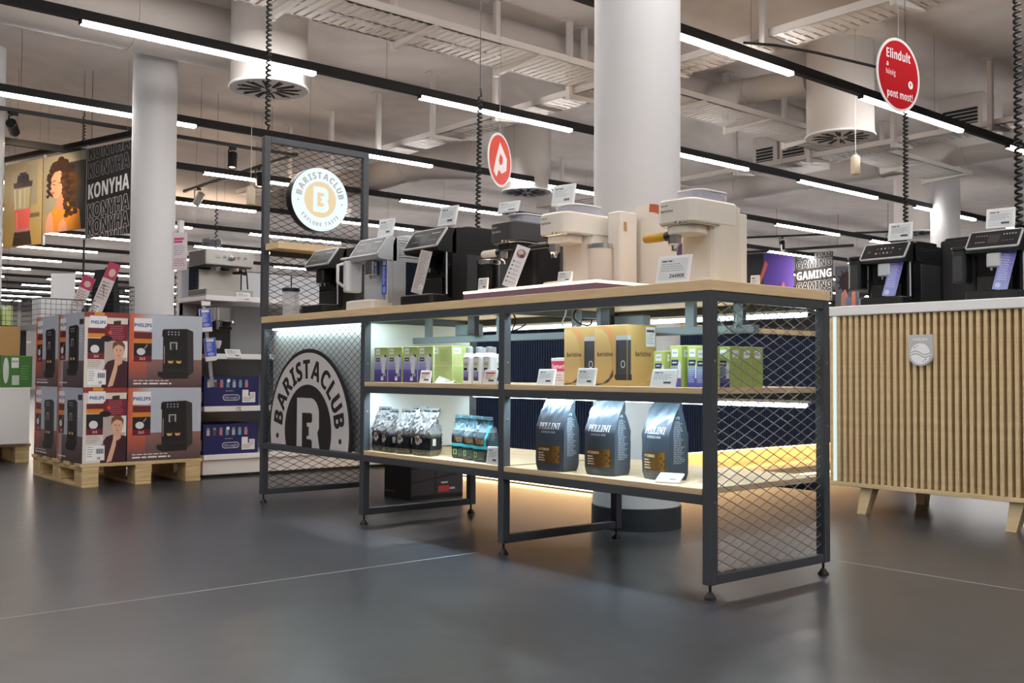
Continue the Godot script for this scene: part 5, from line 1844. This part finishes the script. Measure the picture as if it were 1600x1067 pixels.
func dark_jug(o: Node3D) -> void:
	var j := part(o, "milk_jug", Geo.new().rbox(Vector3(-0.165, 0.17, 0.03), Vector3(0.075, 0.16, 0.09), 0.02, 0.006), M.black)
	part(j, "jug_window", Geo.new().rbox(Vector3(-0.166, 0.16, 0.062), Vector3(0.05, 0.12, 0.03), 0.01, 0.002), M.side_grey)
	part(j, "jug_lid", Geo.new().rbox(Vector3(-0.165, 0.257, 0.03), Vector3(0.08, 0.014, 0.096), 0.02, 0.003), M.body_black)

func build_navy_counter() -> void:
	var o := thing("navy_ribbed_counter", "navy ribbed counter with a wooden top above a warm lit wooden base", "counter", Vector3(-2.2, 0, -1.87))
	part(o, "body", Geo.new().span(-2.06, 0.2, -3.6, -0.012, 0.985, -0.012), M.navy)
	part(o, "wooden_top", Geo.new().span(-2.08, 0.985, -3.62, 0.02, 1.02, 0.02, 0.002), M.wood)
	var rib := Geo.new().span(-0.008, 0.2, -0.012, 0.008, 0.985, 0.0, 0.003).mesh()
	for i in 85:
		part(o, "rib", rib, M.navy, Vector3(-0.012 - i * 0.024, 0, 0))
	for i in 100:
		part(o, "rib", rib, M.navy, Vector3(0, 0, -0.012 - i * 0.024), Vector3(0, PI / 2, 0))
	var base := PackedVector2Array()
	for q in Geo.rrect(2.28, 4.0, 0.16, 8):
		base.append(q)
	var g := Geo.new()
	g.xf = Transform3D(Basis(Vector3.RIGHT, -PI / 2), Vector3(-0.94, 0.0, -1.8))
	g.prism(base, 0.03, 0.075)
	part(o, "base_board", g, M.wood)
	var k := Geo.new()
	k.xf = Transform3D(Basis(Vector3.RIGHT, -PI / 2), Vector3(-0.94, 0.0, -1.8))
	k.prism(Geo.rrect(2.18, 3.9, 0.1, 6), 0.0, 0.03)
	part(o, "recessed_kick", k, M.black_soft)
	part(o, "inner_plinth", Geo.new().span(-2.0, 0.075, -3.5, -0.12, 0.2, -0.12), M.wood)
	part(o, "warm_light_strip", Geo.new().span(-2.0, 0.186, -0.09, -0.06, 0.199, -0.06), M.led_warm)
	part(o, "warm_light_strip", Geo.new().span(-0.09, 0.186, -3.4, -0.06, 0.199, -0.1), M.led_warm)
	# light under the lip of the base board
	part(o, "kick_light_strip", Geo.new().span(-1.95, 0.008, 0.152, -0.02, 0.024, 0.158), M.led_warm)
	part(o, "kick_light_strip", Geo.new().span(0.152, 0.008, -3.6, 0.158, 0.024, -0.02), M.led_warm)
	area(Vector3(-3.18, 0.016, -1.70), Vector3(0, PI, 0), 1.9, 0.014, 0.07, Color(1.0, 0.82, 0.58))
	area(Vector3(-2.03, 0.016, -3.7), Vector3(0, -PI / 2, 0), 3.5, 0.014, 0.12, Color(1.0, 0.82, 0.58))
	area(Vector3(-3.28, 0.183, -1.94), Vector3(-PI / 2, 0, 0), 1.9, 0.03, 0.14, Color(1.0, 0.82, 0.58))
	area(Vector3(-2.275, 0.183, -3.6), Vector3(-PI / 2, 0, 0), 0.03, 3.2, 0.2, Color(1.0, 0.82, 0.58))

func pallet(label: String, at: Vector3, w: float, d: float) -> void:
	var o := thing("wooden_pallet", label, "pallet", at)
	var hw := w / 2
	var hd := d / 2
	for i in 5:
		var x := lerpf(-hw + 0.06, hw - 0.06, i / 4.0)
		part(o, "deck_board", Geo.new().span(x - (0.06 if i % 2 == 0 else 0.045), 0.122, -hd, x + (0.06 if i % 2 == 0 else 0.045), 0.144, hd, 0.002), M.pallet, Vector3.ZERO)
	for z in [-hd + 0.06, 0.0, hd - 0.06]:
		part(o, "cross_board", Geo.new().span(-hw, 0.1, z - 0.05, hw, 0.122, z + 0.05, 0.002), M.pallet)
		part(o, "bottom_board", Geo.new().span(-hw, 0.0, z - 0.05, hw, 0.02, z + 0.05, 0.002), M.pallet)
		for x in [-hw + 0.07, 0.0, hw - 0.07]:
			part(o, "block", Geo.new().span(x - 0.07, 0.02, z - 0.05, x + 0.07, 0.1, z + 0.05, 0.004), M.pallet)

func build_left() -> void:
	pallet("pale wooden pallet under the stacked coffee machine cartons", Vector3(-4.77, 0, 0.17), 1.0, 0.76)
	var body := mat(c8(116, 52, 56), 0.55)
	for l in 2:
		var y := 0.144 + l * 0.4565
		var lv: String = ["lower", "upper"][l]
		carton("coffee_machine_carton", "%s carton on the pallet corner showing a person in a dark sweater" % lv, Vector3(-4.515, y, 0.41), Vector3(0.485, 0.455, 0.26), body, M.p_wide, M.p_man, "stacked coffee machine cartons")
		carton("coffee_machine_carton", "%s carton on the pallet showing a large black machine towards the shelving" % lv, Vector3(-4.402, y, 0.038), Vector3(0.26, 0.455, 0.47), body, M.p_wide, M.p_machine, "stacked coffee machine cartons")
		carton("coffee_machine_carton", "%s carton on the pallet, end of the row away from the counter" % lv, Vector3(-5.01, y, 0.41), Vector3(0.485, 0.455, 0.26), body, M.p_machine, M.p_man, "stacked coffee machine cartons")
		carton("coffee_machine_carton", "%s carton hidden in the middle of the pallet stack" % lv, Vector3(-4.67, y, 0.038), Vector3(0.26, 0.455, 0.47), body, M.p_wide, M.p_machine, "stacked coffee machine cartons")
	build_gondola()
	build_bins()
	# second pallet with a white tub, cartons and baskets
	pallet("distant pallet under the white tub", Vector3(-6.75, 0, 0.75), 0.9, 0.95)
	var tub := thing("white_pallet_tub", "plain white tub standing on the distant pallet", "tub", Vector3(-6.7, 0.144, 0.73))
	part(tub, "wall_panel", Geo.new().span(-0.45, 0.0, -0.43, 0.45, 0.43, 0.43, 0.006), M.white_soft)
	carton("green_appliance_carton", "green appliance carton standing on the white tub", Vector3(-6.35, 0.576, 0.4), Vector3(0.2, 0.235, 0.22), M.green_box, M.p_green_far, M.p_green_far)
	carton("brown_carton", "plain brown carton on top of the green carton", Vector3(-6.35, 0.8127, 0.46), Vector3(0.2, 0.22, 0.16), M.brown_box, null, null)
	carton("dark_red_carton", "dark red carton beside the green carton on the white tub", Vector3(-6.35, 0.576, 0.66), Vector3(0.2, 0.2, 0.2), mat(c8(120, 30, 34), 0.5), null, null)
	wire_basket("black wire basket of small packs on the brown carton", Vector3(-6.38, 1.036, 0.5), 0.22, 0.2, 0.2)
	for i in 4:
		carton("small_green_pack", "small white and green pack inside the wire basket", Vector3(-6.42 + (i % 2) * 0.085, 1.042, 0.46 + (i / 2) * 0.09), Vector3(0.07, 0.15, 0.07), M.paper, M.p_green, M.p_green, "packs in the wire basket")

func wire_basket(label: String, at: Vector3, w: float, h: float, d: float) -> void:
	var o := thing("wire_basket", label, "basket", at)
	for q in [[w, 0.0, d / 2, 0.0], [d, w / 2, 0.0, PI / 2], [w, 0.0, -d / 2, 0.0], [d, -w / 2, 0.0, PI / 2]]:
		var g := Geo.new()
		var n := maxi(3, int(q[0] / 0.035))
		for i in n + 1:
			var x: float = -q[0] / 2 + q[0] * i / n
			g.tube([Vector3(x, 0, 0), Vector3(x, h, 0)], 0.0016, 4, false)
		var m := maxi(3, int(h / 0.035))
		for i in m + 1:
			g.tube([Vector3(-q[0] / 2, h * i / m, 0), Vector3(q[0] / 2, h * i / m, 0)], 0.0016 if i < m else 0.004, 4, false)
		part(o, "wire_side", g, M.wire_black, Vector3(q[1], 0, q[2]), Vector3(0, q[3], 0))
	part(o, "floor_tray", Geo.new().span(-w / 2, 0, -d / 2, w / 2, 0.004, d / 2), M.wire_black)

func build_bins() -> void:
	# baskets of packs on a low grey stand behind the carton stack
	var st := thing("bin_stand", "grey stand carrying the wire baskets behind the carton stack", "stand", Vector3(-6.4, 0, -0.12))
	part(st, "top_board", Geo.new().span(-0.35, 1.02, -0.42, 0.35, 1.05, 0.4, 0.003), M.silver)
	for q in [[-0.31, -0.38], [0.31, -0.38], [-0.31, 0.36], [0.31, 0.36]]:
		part(st, "leg", Geo.new().span(q[0] - 0.02, 0, q[1] - 0.02, q[0] + 0.02, 1.02, q[1] + 0.02), M.steel)
	wire_basket("large black wire basket of black packs and leaflets behind the cartons", Vector3(-6.35, 1.05, -0.3), 0.5, 0.32, 0.24)
	wire_basket("low black wire basket with white cards behind the cartons", Vector3(-6.4, 1.05, 0.06), 0.5, 0.2, 0.42)
	for i in 3:
		pouch("black_foil_pack", "tall black foil pack standing in the large wire basket", Vector3(-6.47 + i * 0.13, 1.056, -0.27 - (i % 2) * 0.06), 0.11, 0.05, 0.46 - 0.05 * (i % 2), 0.5, M.fabric_dark, 40 + i, "black foil packs")
	leaflet("red topped leaflet leaning on the large wire basket", Vector3(-6.16, 1.06, -0.1), 0.11, 0.52, 0.7, 0.1, -0.35, M.p_leaf_red)
	leaflet("faded leaflet leaning on the low wire basket", Vector3(-6.28, 1.07, 0.02), 0.11, 0.4, 0.7, 0.1, -0.38, M.p_leaf_red)
	for q in [[-6.45, 0.02, 0.42], [-6.4, 0.17, 0.22]]:
		var c := thing("white_card", "upright white card in the low wire basket, %s" % ("taller one" if q[2] > 0.3 else "shorter one"), "card", Vector3(q[0], 1.056, q[1]), 0.8)
		part(c, "board", Geo.new().span(-0.1, 0, -0.003, 0.1, q[2], 0.0), M.paper)

func build_gondola() -> void:
	var o := thing("white_shelf_unit", "white metal shelf unit with grey back carrying espresso machines and navy cartons", "shelf unit", Vector3(-4.37, 0, -0.26))
	var L := 2.6
	part(o, "plinth", Geo.new().span(-0.45, 0.02, -L, -0.01, 0.12, 0, 0.003), M.white_soft)
	part(o, "kick_strip", Geo.new().span(-0.44, 0.0, -L, -0.03, 0.02, -0.01), M.black_soft)
	part(o, "back_panel", Geo.new().span(-0.47, 0.1, -L, -0.455, 1.2, -0.01), M.backing)
	part(o, "slotted_upright", Geo.new().span(-0.5, 0.0, -0.035, -0.455, 1.75, 0.0, 0.002), M.white_soft)
	for i in 30:
		part(o, "slot", Geo.new().span(-0.484, 0.5 + i * 0.04, 0.0, -0.476, 0.518 + i * 0.04, 0.001), M.black_soft)
	for q in [[0.15, 0.0], [0.468, 0.0], [0.816, 0.0], [1.203, 0.0]]:
		var s := part(o, "shelf", Geo.new().span(-0.455, q[0] - 0.03, -L, q[1], q[0], 0.0, 0.003), M.white)
		part(s, "price_rail", Geo.new().span(q[1], q[0] - 0.032, -L, q[1] + 0.006, q[0] + 0.004, 0.0, 0.002), M.white)
	part(o, "grey_screen", Geo.new().span(-0.45, 1.203, -L, -0.44, 1.42, -0.02), M.silver)
	var gl := "navy carton with a row of cup pictures"
	carton("navy_appliance_carton", gl + " on the lowest white shelf", Vector3(-4.57, 0.15, -0.46), Vector3(0.36, 0.2, 0.39), M.navy_box, M.p_navy, M.p_navy, "navy cartons")
	carton("navy_appliance_carton", gl + " on the second white shelf", Vector3(-4.57, 0.468, -0.46), Vector3(0.36, 0.2, 0.39), M.navy_box, M.p_navy, M.p_navy, "navy cartons")
	for q in [[0.15, 0.9], [0.468, 0.9], [0.15, 1.33], [0.816, 1.2], [0.468, 1.4], [0.15, 1.75]]:
		carton("navy_appliance_carton", "navy carton further along the white shelving behind the counter", Vector3(-4.57, q[0], -0.26 - q[1]), Vector3(0.34, 0.2, 0.36), M.navy_box, M.p_navy, M.p_navy, "navy cartons further along")
	# brushed espresso machine with bean hopper on the top shelf, front towards +x
	var e := thing("steel_espresso_machine", "brushed steel espresso machine with bean hopper on the top white shelf", "coffee machine", Vector3(-4.4, 1.203, -0.44), PI / 2)
	part(e, "tray", Geo.new().rbox(Vector3(0, 0.028, -0.14), Vector3(0.34, 0.042, 0.3), 0.012, 0.003), M.brushed)
	part(e, "rubber_base", Geo.new().span(-0.16, 0, -0.28, 0.16, 0.008, -0.01), M.black)
	part(e, "back_body", Geo.new().span(-0.165, 0.048, -0.29, 0.165, 0.22, -0.16, 0.004), M.navy_tank)
	part(e, "back_splash", Geo.new().span(-0.15, 0.05, -0.161, 0.15, 0.19, -0.155), M.brushed)
	part(e, "head", Geo.new().rbox(Vector3(0, 0.262, -0.145), Vector3(0.345, 0.105, 0.29), 0.015, 0.005), M.brushed)
	part(e, "head_underside", Geo.new().span(-0.16, 0.2, -0.28, 0.16, 0.21, -0.012), M.black)
	for i in 5:
		var r := 0.022 if i == 2 else 0.011
		part(e, "knob" if i == 2 else "push_button", Geo.new().at(-0.09 + i * 0.05, 0.265, 0.0, 0, PI / 2).lathe([Vector2(r, 0), Vector2(r, 0.006 if i != 2 else 0.02), Vector2(r * 0.85, 0.022 if i == 2 else 0.008), Vector2(0, 0.022 if i == 2 else 0.008)], Vector3.ZERO, 18), M.chrome)
	for x in [-0.07, 0.06]:
		part(e, "group_head", Geo.new().lathe([Vector2(0, -0.02), Vector2(0.032, -0.02), Vector2(0.038, 0.012), Vector2(0, 0.012)], Vector3(x, 0.196, -0.07), 20), M.chrome)
	part(e, "portafilter_handle", Geo.new().tube([Vector3(0.06, 0.17, -0.07), Vector3(0.075, 0.165, 0.02), Vector3(0.08, 0.155, 0.06)], 0.012, 10), M.black)
	part(e, "steam_wand", Geo.new().tube([Vector3(0.13, 0.21, -0.05), Vector3(0.135, 0.17, -0.03), Vector3(0.14, 0.06, -0.02)], 0.005, 8), M.black)
	part(e, "hopper", Geo.new().lathe([Vector2(0.04, 0.315), Vector2(0.062, 0.34), Vector2(0.066, 0.395), Vector2(0.06, 0.4), Vector2(0, 0.4)], Vector3(-0.06, 0, -0.16), 24), M.smoke_dark)
	price_tag("price display on the edge of the top white shelf", Vector3(-4.355, 1.175, -0.53), 0.1, 0.07, PI / 2, 0.5, M.p_tag1, "", false)
	# compact chrome and black machine on the shelf below
	var c := thing("compact_espresso_machine", "compact chrome and black espresso machine on the third white shelf", "coffee machine", Vector3(-4.47, 0.816, -0.44), PI / 2)
	part(c, "back_column", Geo.new().rbox(Vector3(0, 0.16, -0.18), Vector3(0.2, 0.32, 0.14), 0.02, 0.004), M.black)
	part(c, "drip_tray", Geo.new().rbox(Vector3(0, 0.02, -0.07), Vector3(0.19, 0.04, 0.16), 0.015, 0.003), M.black)
	part(c, "chrome_head", Geo.new().rbox(Vector3(0, 0.275, -0.1), Vector3(0.19, 0.1, 0.18), 0.06, 0.006, 8), M.chrome)
	part(c, "brew_head", Geo.new().lathe([Vector2(0, 0.17), Vector2(0.03, 0.17), Vector2(0.035, 0.225), Vector2(0, 0.225)], Vector3(-0.02, 0, -0.07), 18), M.chrome)
	part(c, "portafilter", Geo.new().tube([Vector3(-0.02, 0.185, -0.07), Vector3(0.0, 0.18, 0.03), Vector3(0.01, 0.175, 0.07)], 0.012, 10), M.black)
	part(c, "steam_knob", Geo.new().at(0.06, 0.215, -0.01, 0, PI / 2).lathe([Vector2(0.014, 0), Vector2(0.014, 0.012), Vector2(0, 0.014)], Vector3.ZERO, 14), M.chrome)
	part(c, "cup", Geo.new().lathe([Vector2(0.018, 0.042), Vector2(0.028, 0.07), Vector2(0.03, 0.095)], Vector3(-0.03, 0, -0.05), 18), M.white)
	price_tag("price display on the edge of the third white shelf", Vector3(-4.352, 0.795, -0.46), 0.11, 0.07, PI / 2, 0.6, M.p_tag2, "", false)
	price_tag("pink price display on the second white shelf edge", Vector3(-4.356, 0.437, -0.5), 0.04, 0.034, PI / 2, 0.0, M.p_tag_small, "", false)
	var hs := thing("hanging_sample_strip", "clear strip of blue sample packs hanging from the top white shelf corner", "hanging strip", Vector3(-4.335, 0.6, -0.28), PI / 2)
	part(hs, "clear_strip", Geo.new().at(0.02, 0, 0, 0, 0, 0.13).span(-0.012, 0.0, -0.001, 0.012, 0.57, 0.001), M.clear)
	part(hs, "hook_clip", Geo.new().span(-0.065, 0.53, -0.006, -0.005, 0.56, 0.006, 0.002), M.paper)
	for i in 2:
		var pk := part(hs, "sample_pack", Geo.new().at(-0.03 + i * 0.035, 0.36 - i * 0.19, 0.006, 0, 0, 0.1).span(-0.04, 0, -0.006, 0.04, 0.15, 0.006, 0.002), M.paper)
		var pg := Geo.new().at(-0.03 + i * 0.035, 0.36 - i * 0.19, 0.006, 0, 0, 0.1)
		pg.quad(Vector3(-0.038, 0.03, 0.0065), Vector3(0.038, 0.03, 0.0065), Vector3(0.038, 0.148, 0.0065), Vector3(-0.038, 0.148, 0.0065))
		part(pk, "pack_print", pg, M.p_leaf_blue)
	leaflet("pink and white promotion card on the slotted upright", Vector3(-4.8, 1.4, -0.255), 0.12, 0.26, 0.55, 0.0, 0.0, M.p_leaf_pink)

func coil(label: String, top: Vector3, bottom: Vector3, r: float, turns: float) -> void:
	var o := thing("coiled_cable", label, "cable", Vector3.ZERO)
	var pts := []
	var n := int(turns * 8)
	for i in n + 1:
		var t := float(i) / n
		var p := top.lerp(bottom, t)
		pts.append(p + Vector3(cos(t * turns * TAU), 0, sin(t * turns * TAU)) * r)
	pts.push_front(top + Vector3(0, 0.05, 0))
	pts.append(bottom - Vector3(0, 0.03, 0))
	part(o, "helix", Geo.new().tube(pts, r * 0.5, 5), M.rubber)
	if top.y < 3.8:
		part(o, "straight_lead", Geo.new().tube([top, Vector3(top.x, CEIL_Y, top.z)], 0.002, 4), M.rubber)

func hanging_disc(called: String, label: String, at: Vector3, turn: float, r: float, m: Material) -> void:
	var o := thing(called, label, "hanging sign", at, turn)
	part(o, "disc", Geo.new().prism(disc_cut(r, -1.0, 48), -0.004, 0.0), M.paper)
	part(o, "print", Geo.new().prism(disc_cut(r, -1.0, 48), 0.0, 0.0008), m)
	part(o, "wire", Geo.new().tube([Vector3(0, r, 0), Vector3(0, CEIL_Y - at.y, 0)], 0.0012, 4), M.wire)

func build_hanging() -> void:
	coil("black coiled cable rising from the mesh tower to the ceiling", Vector3(-3.01, 3.85, 0.0), Vector3(-3.01, 2.03, 0.0), 0.012, 66)
	coil("black coiled cable dropping behind the black coffee machine with chrome spout", Vector3(-2.72, 2.36, -1.24), Vector3(-2.69, 1.3, -1.2), 0.012, 40)
	coil("black coiled cable below the round slogan sign", Vector3(-1.27, 2.4, -3.57), Vector3(-1.27, 1.5, -3.56), 0.013, 34)
	coil("thick black coiled cable over the slatted counter's far machines", Vector3(-0.405, 3.85, -3.18), Vector3(-0.405, 1.2, -3.18), 0.017, 70)
	coil("thin coiled cable on the kitchen banner frame", Vector3(-9.1, 3.4, -0.95), Vector3(-9.1, 3.13, -0.95), 0.012, 8)
	coil("thin coiled cable dropping behind the steel espresso machine", Vector3(-9.0, 2.6, -2.4), Vector3(-9.0, 1.5, -2.4), 0.014, 22)
	hanging_disc("round_slogan_sign", "red round slogan sign with white rim hanging over the slatted counter", Vector3(-0.776, 2.325, -2.581), 1.5, 0.2, M.p_sign)
	hanging_disc("round_letter_sign", "red round sign with a white heart-like letter hanging by a lamp rail", Vector3(-3.714, 2.273, -2.222), 2.0, 0.2, M.p_sign_p)
	var sb := thing("sign_bracket_cable", "short black braced cable reaching to the round slogan sign", "cable", Vector3.ZERO)
	part(sb, "cable_run", Geo.new().tube([Vector3(-1.55, 2.62, -2.25), Vector3(-1.4, 2.59, -2.35), Vector3(-1.2, 2.52, -2.45), Vector3(-0.82, 2.36, -2.58)], 0.008, 6), M.rubber)
	# kitchen banner frame
	var th := 0.265
	var ax := Vector3(cos(th), 0, -sin(th))
	var p0 := Vector3(-8.385, 0, -1.2)
	var fr := thing("hanging_banner_frame", "black hanging frame around the kitchen posters", "banner frame", p0, th)
	part(fr, "top_bar", Geo.new().span(-3.4, 3.11, -0.03, 0.05, 3.16, 0.03), M.rail)
	for x in [-0.785, -1.6, -2.4]:
		part(fr, "upright", Geo.new().span(x - 0.012, 2.1, -0.03, x + 0.012, 3.11, -0.008), M.silver)
	for x in [-0.7, -2.5]:
		part(fr, "suspension_wire", Geo.new().tube([Vector3(x, 3.16, 0), Vector3(x, CEIL_Y, 0)], 0.003, 4), M.rail)
	part(fr, "rod", Geo.new().tube([Vector3(-0.8, 2.1, 0), Vector3(-0.8, 1.3, 0)], 0.012, 6), M.rail)
	banner("kitchen_banner", "black banner repeating the word KONYHA", p0 - ax * 0.385, th, 0.77, 2.11, 3.07, M.p_konyha)
	banner("curly_hair_poster", "poster of a person with long curly hair in an orange top", p0 - ax * 1.195, th, 0.8, 2.22, 3.07, M.p_woman)
	banner("blender_poster", "poster of a glass blender filled with pink drink", p0 - ax * 2.0, th, 0.79, 2.11, 3.07, M.p_blender)
	# gaming banner far behind
	var q0 := Vector3(-9.13, 0, -15.3)
	banner("gaming_banner", "dark banner repeating the word GAMING", q0 - ax * 0.38, th, 0.76, 2.2, 3.17, M.p_gaming)
	banner("violet_gaming_poster", "violet and orange gaming poster beside the dark banner", q0 - ax * 1.39, th, 1.2, 1.95, 3.22, M.p_game_poster)
	banner("distant_figure_poster", "grey poster of a dark haired figure past the gaming banner", Vector3(-10.1, 0, -17.4), th, 0.52, 2.1, 3.1, M.p_figure)
	var gf := thing("hanging_banner_frame", "black hanging frame over the gaming banner", "banner frame", q0, th)
	part(gf, "top_bar", Geo.new().span(-3.0, 3.23, -0.03, 0.4, 3.28, 0.03), M.rail)
	for x in [-2.4, 0.1]:
		part(gf, "suspension_wire", Geo.new().tube([Vector3(x, 3.28, 0), Vector3(x, CEIL_Y, 0)], 0.003, 4), M.rail)
	# spotlight tracks
	var tr := thing("spotlight_track", "thin black spotlight track in front of the left column", "light track", Vector3(-8.54, 3.2, 0))
	part(tr, "bar", Geo.new().span(-0.018, 0, -3.1, 0.018, 0.036, 2.5), M.rail)
	for z in [-2.0, 1.5]:
		part(tr, "suspension_wire", Geo.new().tube([Vector3(0, 0.036, z), Vector3(0, CEIL_Y - 3.2, z)], 0.002, 4), M.rail)
	var tr2 := thing("spotlight_track", "thin black spotlight track crossing behind the mesh tower", "light track", Vector3(-10.1, 3.2, -3.13))
	part(tr2, "bar", Geo.new().span(-1.6, 0, -0.018, 1.62, 0.036, 0.018), M.rail)
	for x in [-1.2, 1.0]:
		part(tr2, "suspension_wire", Geo.new().tube([Vector3(x, 0.036, 0), Vector3(x, CEIL_Y - 3.2, 0)], 0.002, 4), M.rail)
	spotlight("black spotlight pointing down above the blender poster", Vector3(-8.54, 3.2, -0.11), 0.4, Vector3(-9.9, 2.6, -0.75), M.black, 3.2)
	spotlight("black spotlight tilted down beside the left column", Vector3(-8.54, 3.2, -2.37), 0.4, Vector3(-8.1, 1.0, -2.1), M.black, 1.5)
	spotlight("black spotlight hanging close to the mesh tower", Vector3(-9.4, 3.2, -3.13), 0.8, Vector3(-9.1, 1.0, -2.9), M.black, 1.5)
	spotlight("silver spotlight turned sideways behind the steel espresso machine", Vector3(-11.2, 3.2, -3.13), 0.8, Vector3(-12.2, 1.8, -2.8), M.silver, 1.5)
	var tr3 := thing("spotlight_track", "thin black spotlight track above the gaming banner", "light track", Vector3(-8.6, 3.35, -14.4))
	part(tr3, "bar", Geo.new().at(0, 0, 0, 0.5).span(-1.6, 0, -0.018, 1.9, 0.036, 0.018), M.rail)
	for x in [-1.0, 1.0]:
		part(tr3, "suspension_wire", Geo.new().at(0, 0, 0, 0.5).tube([Vector3(x, 0.036, 0), Vector3(x, CEIL_Y - 3.35, 0)], 0.003, 4), M.rail)
	spotlight("black spotlight above the violet gaming poster", Vector3(-9.38, 3.35, -13.97), 0.5, Vector3(-10.1, 2.5, -15.1), M.black, 1.5)
	spotlight("black spotlight right over the gaming banner", Vector3(-7.7, 3.35, -14.9), 0.5, Vector3(-8.9, 2.6, -15.3), M.black, 1.5)

	for q in [[Vector3(-2.82, 2.57, -5.57), "beige pendant speaker hanging near the drum air outlet"], [Vector3(-6.76, 2.35, -1.73), "beige pendant speaker hanging behind the mesh tower"]]:
		var sp := thing("pendant_speaker", q[1], "speaker", q[0])
		part(sp, "casing", Geo.new().lathe([Vector2(0, -0.09), Vector2(0.036, -0.09), Vector2(0.04, -0.084), Vector2(0.04, 0.06), Vector2(0.03, 0.075), Vector2(0, 0.075)], Vector3.ZERO, 20), M.beige)
		part(sp, "cap", Geo.new().lathe([Vector2(0, 0.075), Vector2(0.02, 0.075), Vector2(0.02, 0.09), Vector2(0, 0.09)], Vector3.ZERO, 12), M.tray)
		part(sp, "cable", Geo.new().tube([Vector3(0, 0.09, 0), Vector3(0, CEIL_Y - q[0].y, 0)], 0.003, 5), M.tray)
	price_tag("small white card display at the rear edge of the worktop", Vector3(-0.27, 0.9955, -0.6), 0.035, 0.075, 0.3, 0.1, M.p_tag2, "", false)
	var rs := thing("red_hanging_sign", "small red and white sign mounted on the far left white column", "sign", Vector3(-8.78, 1.72, 0.12), 0.8)
	part(rs, "plate", Geo.new().span(-0.05, -0.09, -0.01, 0.05, 0.09, 0.0, 0.002), M.red)
	part(rs, "white_field", Geo.new().span(-0.03, -0.03, 0.0, 0.03, 0.05, 0.001), M.paper)

func banner(called: String, label: String, mid: Vector3, turn: float, w: float, y0: float, y1: float, m: Material) -> void:
	var o := thing(called, label, "banner", mid, turn)
	part(o, "board", Geo.new().span(-w / 2, y0, -0.008, w / 2, y1, 0.0), M.black)
	var g := Geo.new()
	g.quad(Vector3(-w / 2, y0, 0.001), Vector3(w / 2, y0, 0.001), Vector3(w / 2, y1, 0.001), Vector3(-w / 2, y1, 0.001))
	part(o, "print", g, m)
	for x in [-w * 0.4, w * 0.4]:
		part(o, "suspension_wire", Geo.new().tube([Vector3(x, y1, -0.004), Vector3(x, CEIL_Y, -0.004)], 0.002, 4), M.wire)

func build_far() -> void:
	# shelving rows across the far shop floor
	var rng := RandomNumberGenerator.new()
	rng.seed = 11
	var cols := [c8(206, 204, 200), c8(60, 64, 72), c8(150, 120, 90), c8(120, 40, 44), c8(60, 80, 130), c8(190, 186, 178)]
	var mats := []
	for c in cols:
		mats.append(mat(c, 0.6))
	var sites := [Vector3(-12.5, 0, 1.2), Vector3(-15.5, 0, -0.4), Vector3(-19, 0, -1.6), Vector3(-24, 0, -2.6), Vector3(-13, 0, -6.5), Vector3(-9.5, 0, -11.5), Vector3(-14.5, 0, -14), Vector3(-8.0, 0, -19.0)]
	var near := ["past the white tub", "second row past the white tub", "third row past the white tub", "last row past the white tub", "behind the letter sign", "under the gaming banner", "beyond the gaming banner", "at the far end behind the black machines"]
	for i in sites.size():
		var o := thing("store_shelving", "distant store shelving filled with mixed boxes, %s" % near[i], "shelving", sites[i], 0.0)
		part(o, "back_panel", Geo.new().span(-0.3, 0, -1.5, -0.27, 1.5, 1.5), M.silver)
		for s in 4:
			part(o, "shelf", Geo.new().span(-0.27, 0.1 + s * 0.38, -1.5, 0.15, 0.13 + s * 0.38, 1.5), M.white_soft)
			var z := -1.42
			while z < 1.3:
				var w := rng.randf_range(0.18, 0.36)
				var h := rng.randf_range(0.16, 0.3)
				part(o, "boxed_goods", Geo.new().span(-0.24, 0.13 + s * 0.38, z, 0.1, 0.13 + s * 0.38 + h, z + w, 0.003), mats[rng.randi() % 6])
				z += w + rng.randf_range(0.01, 0.06)
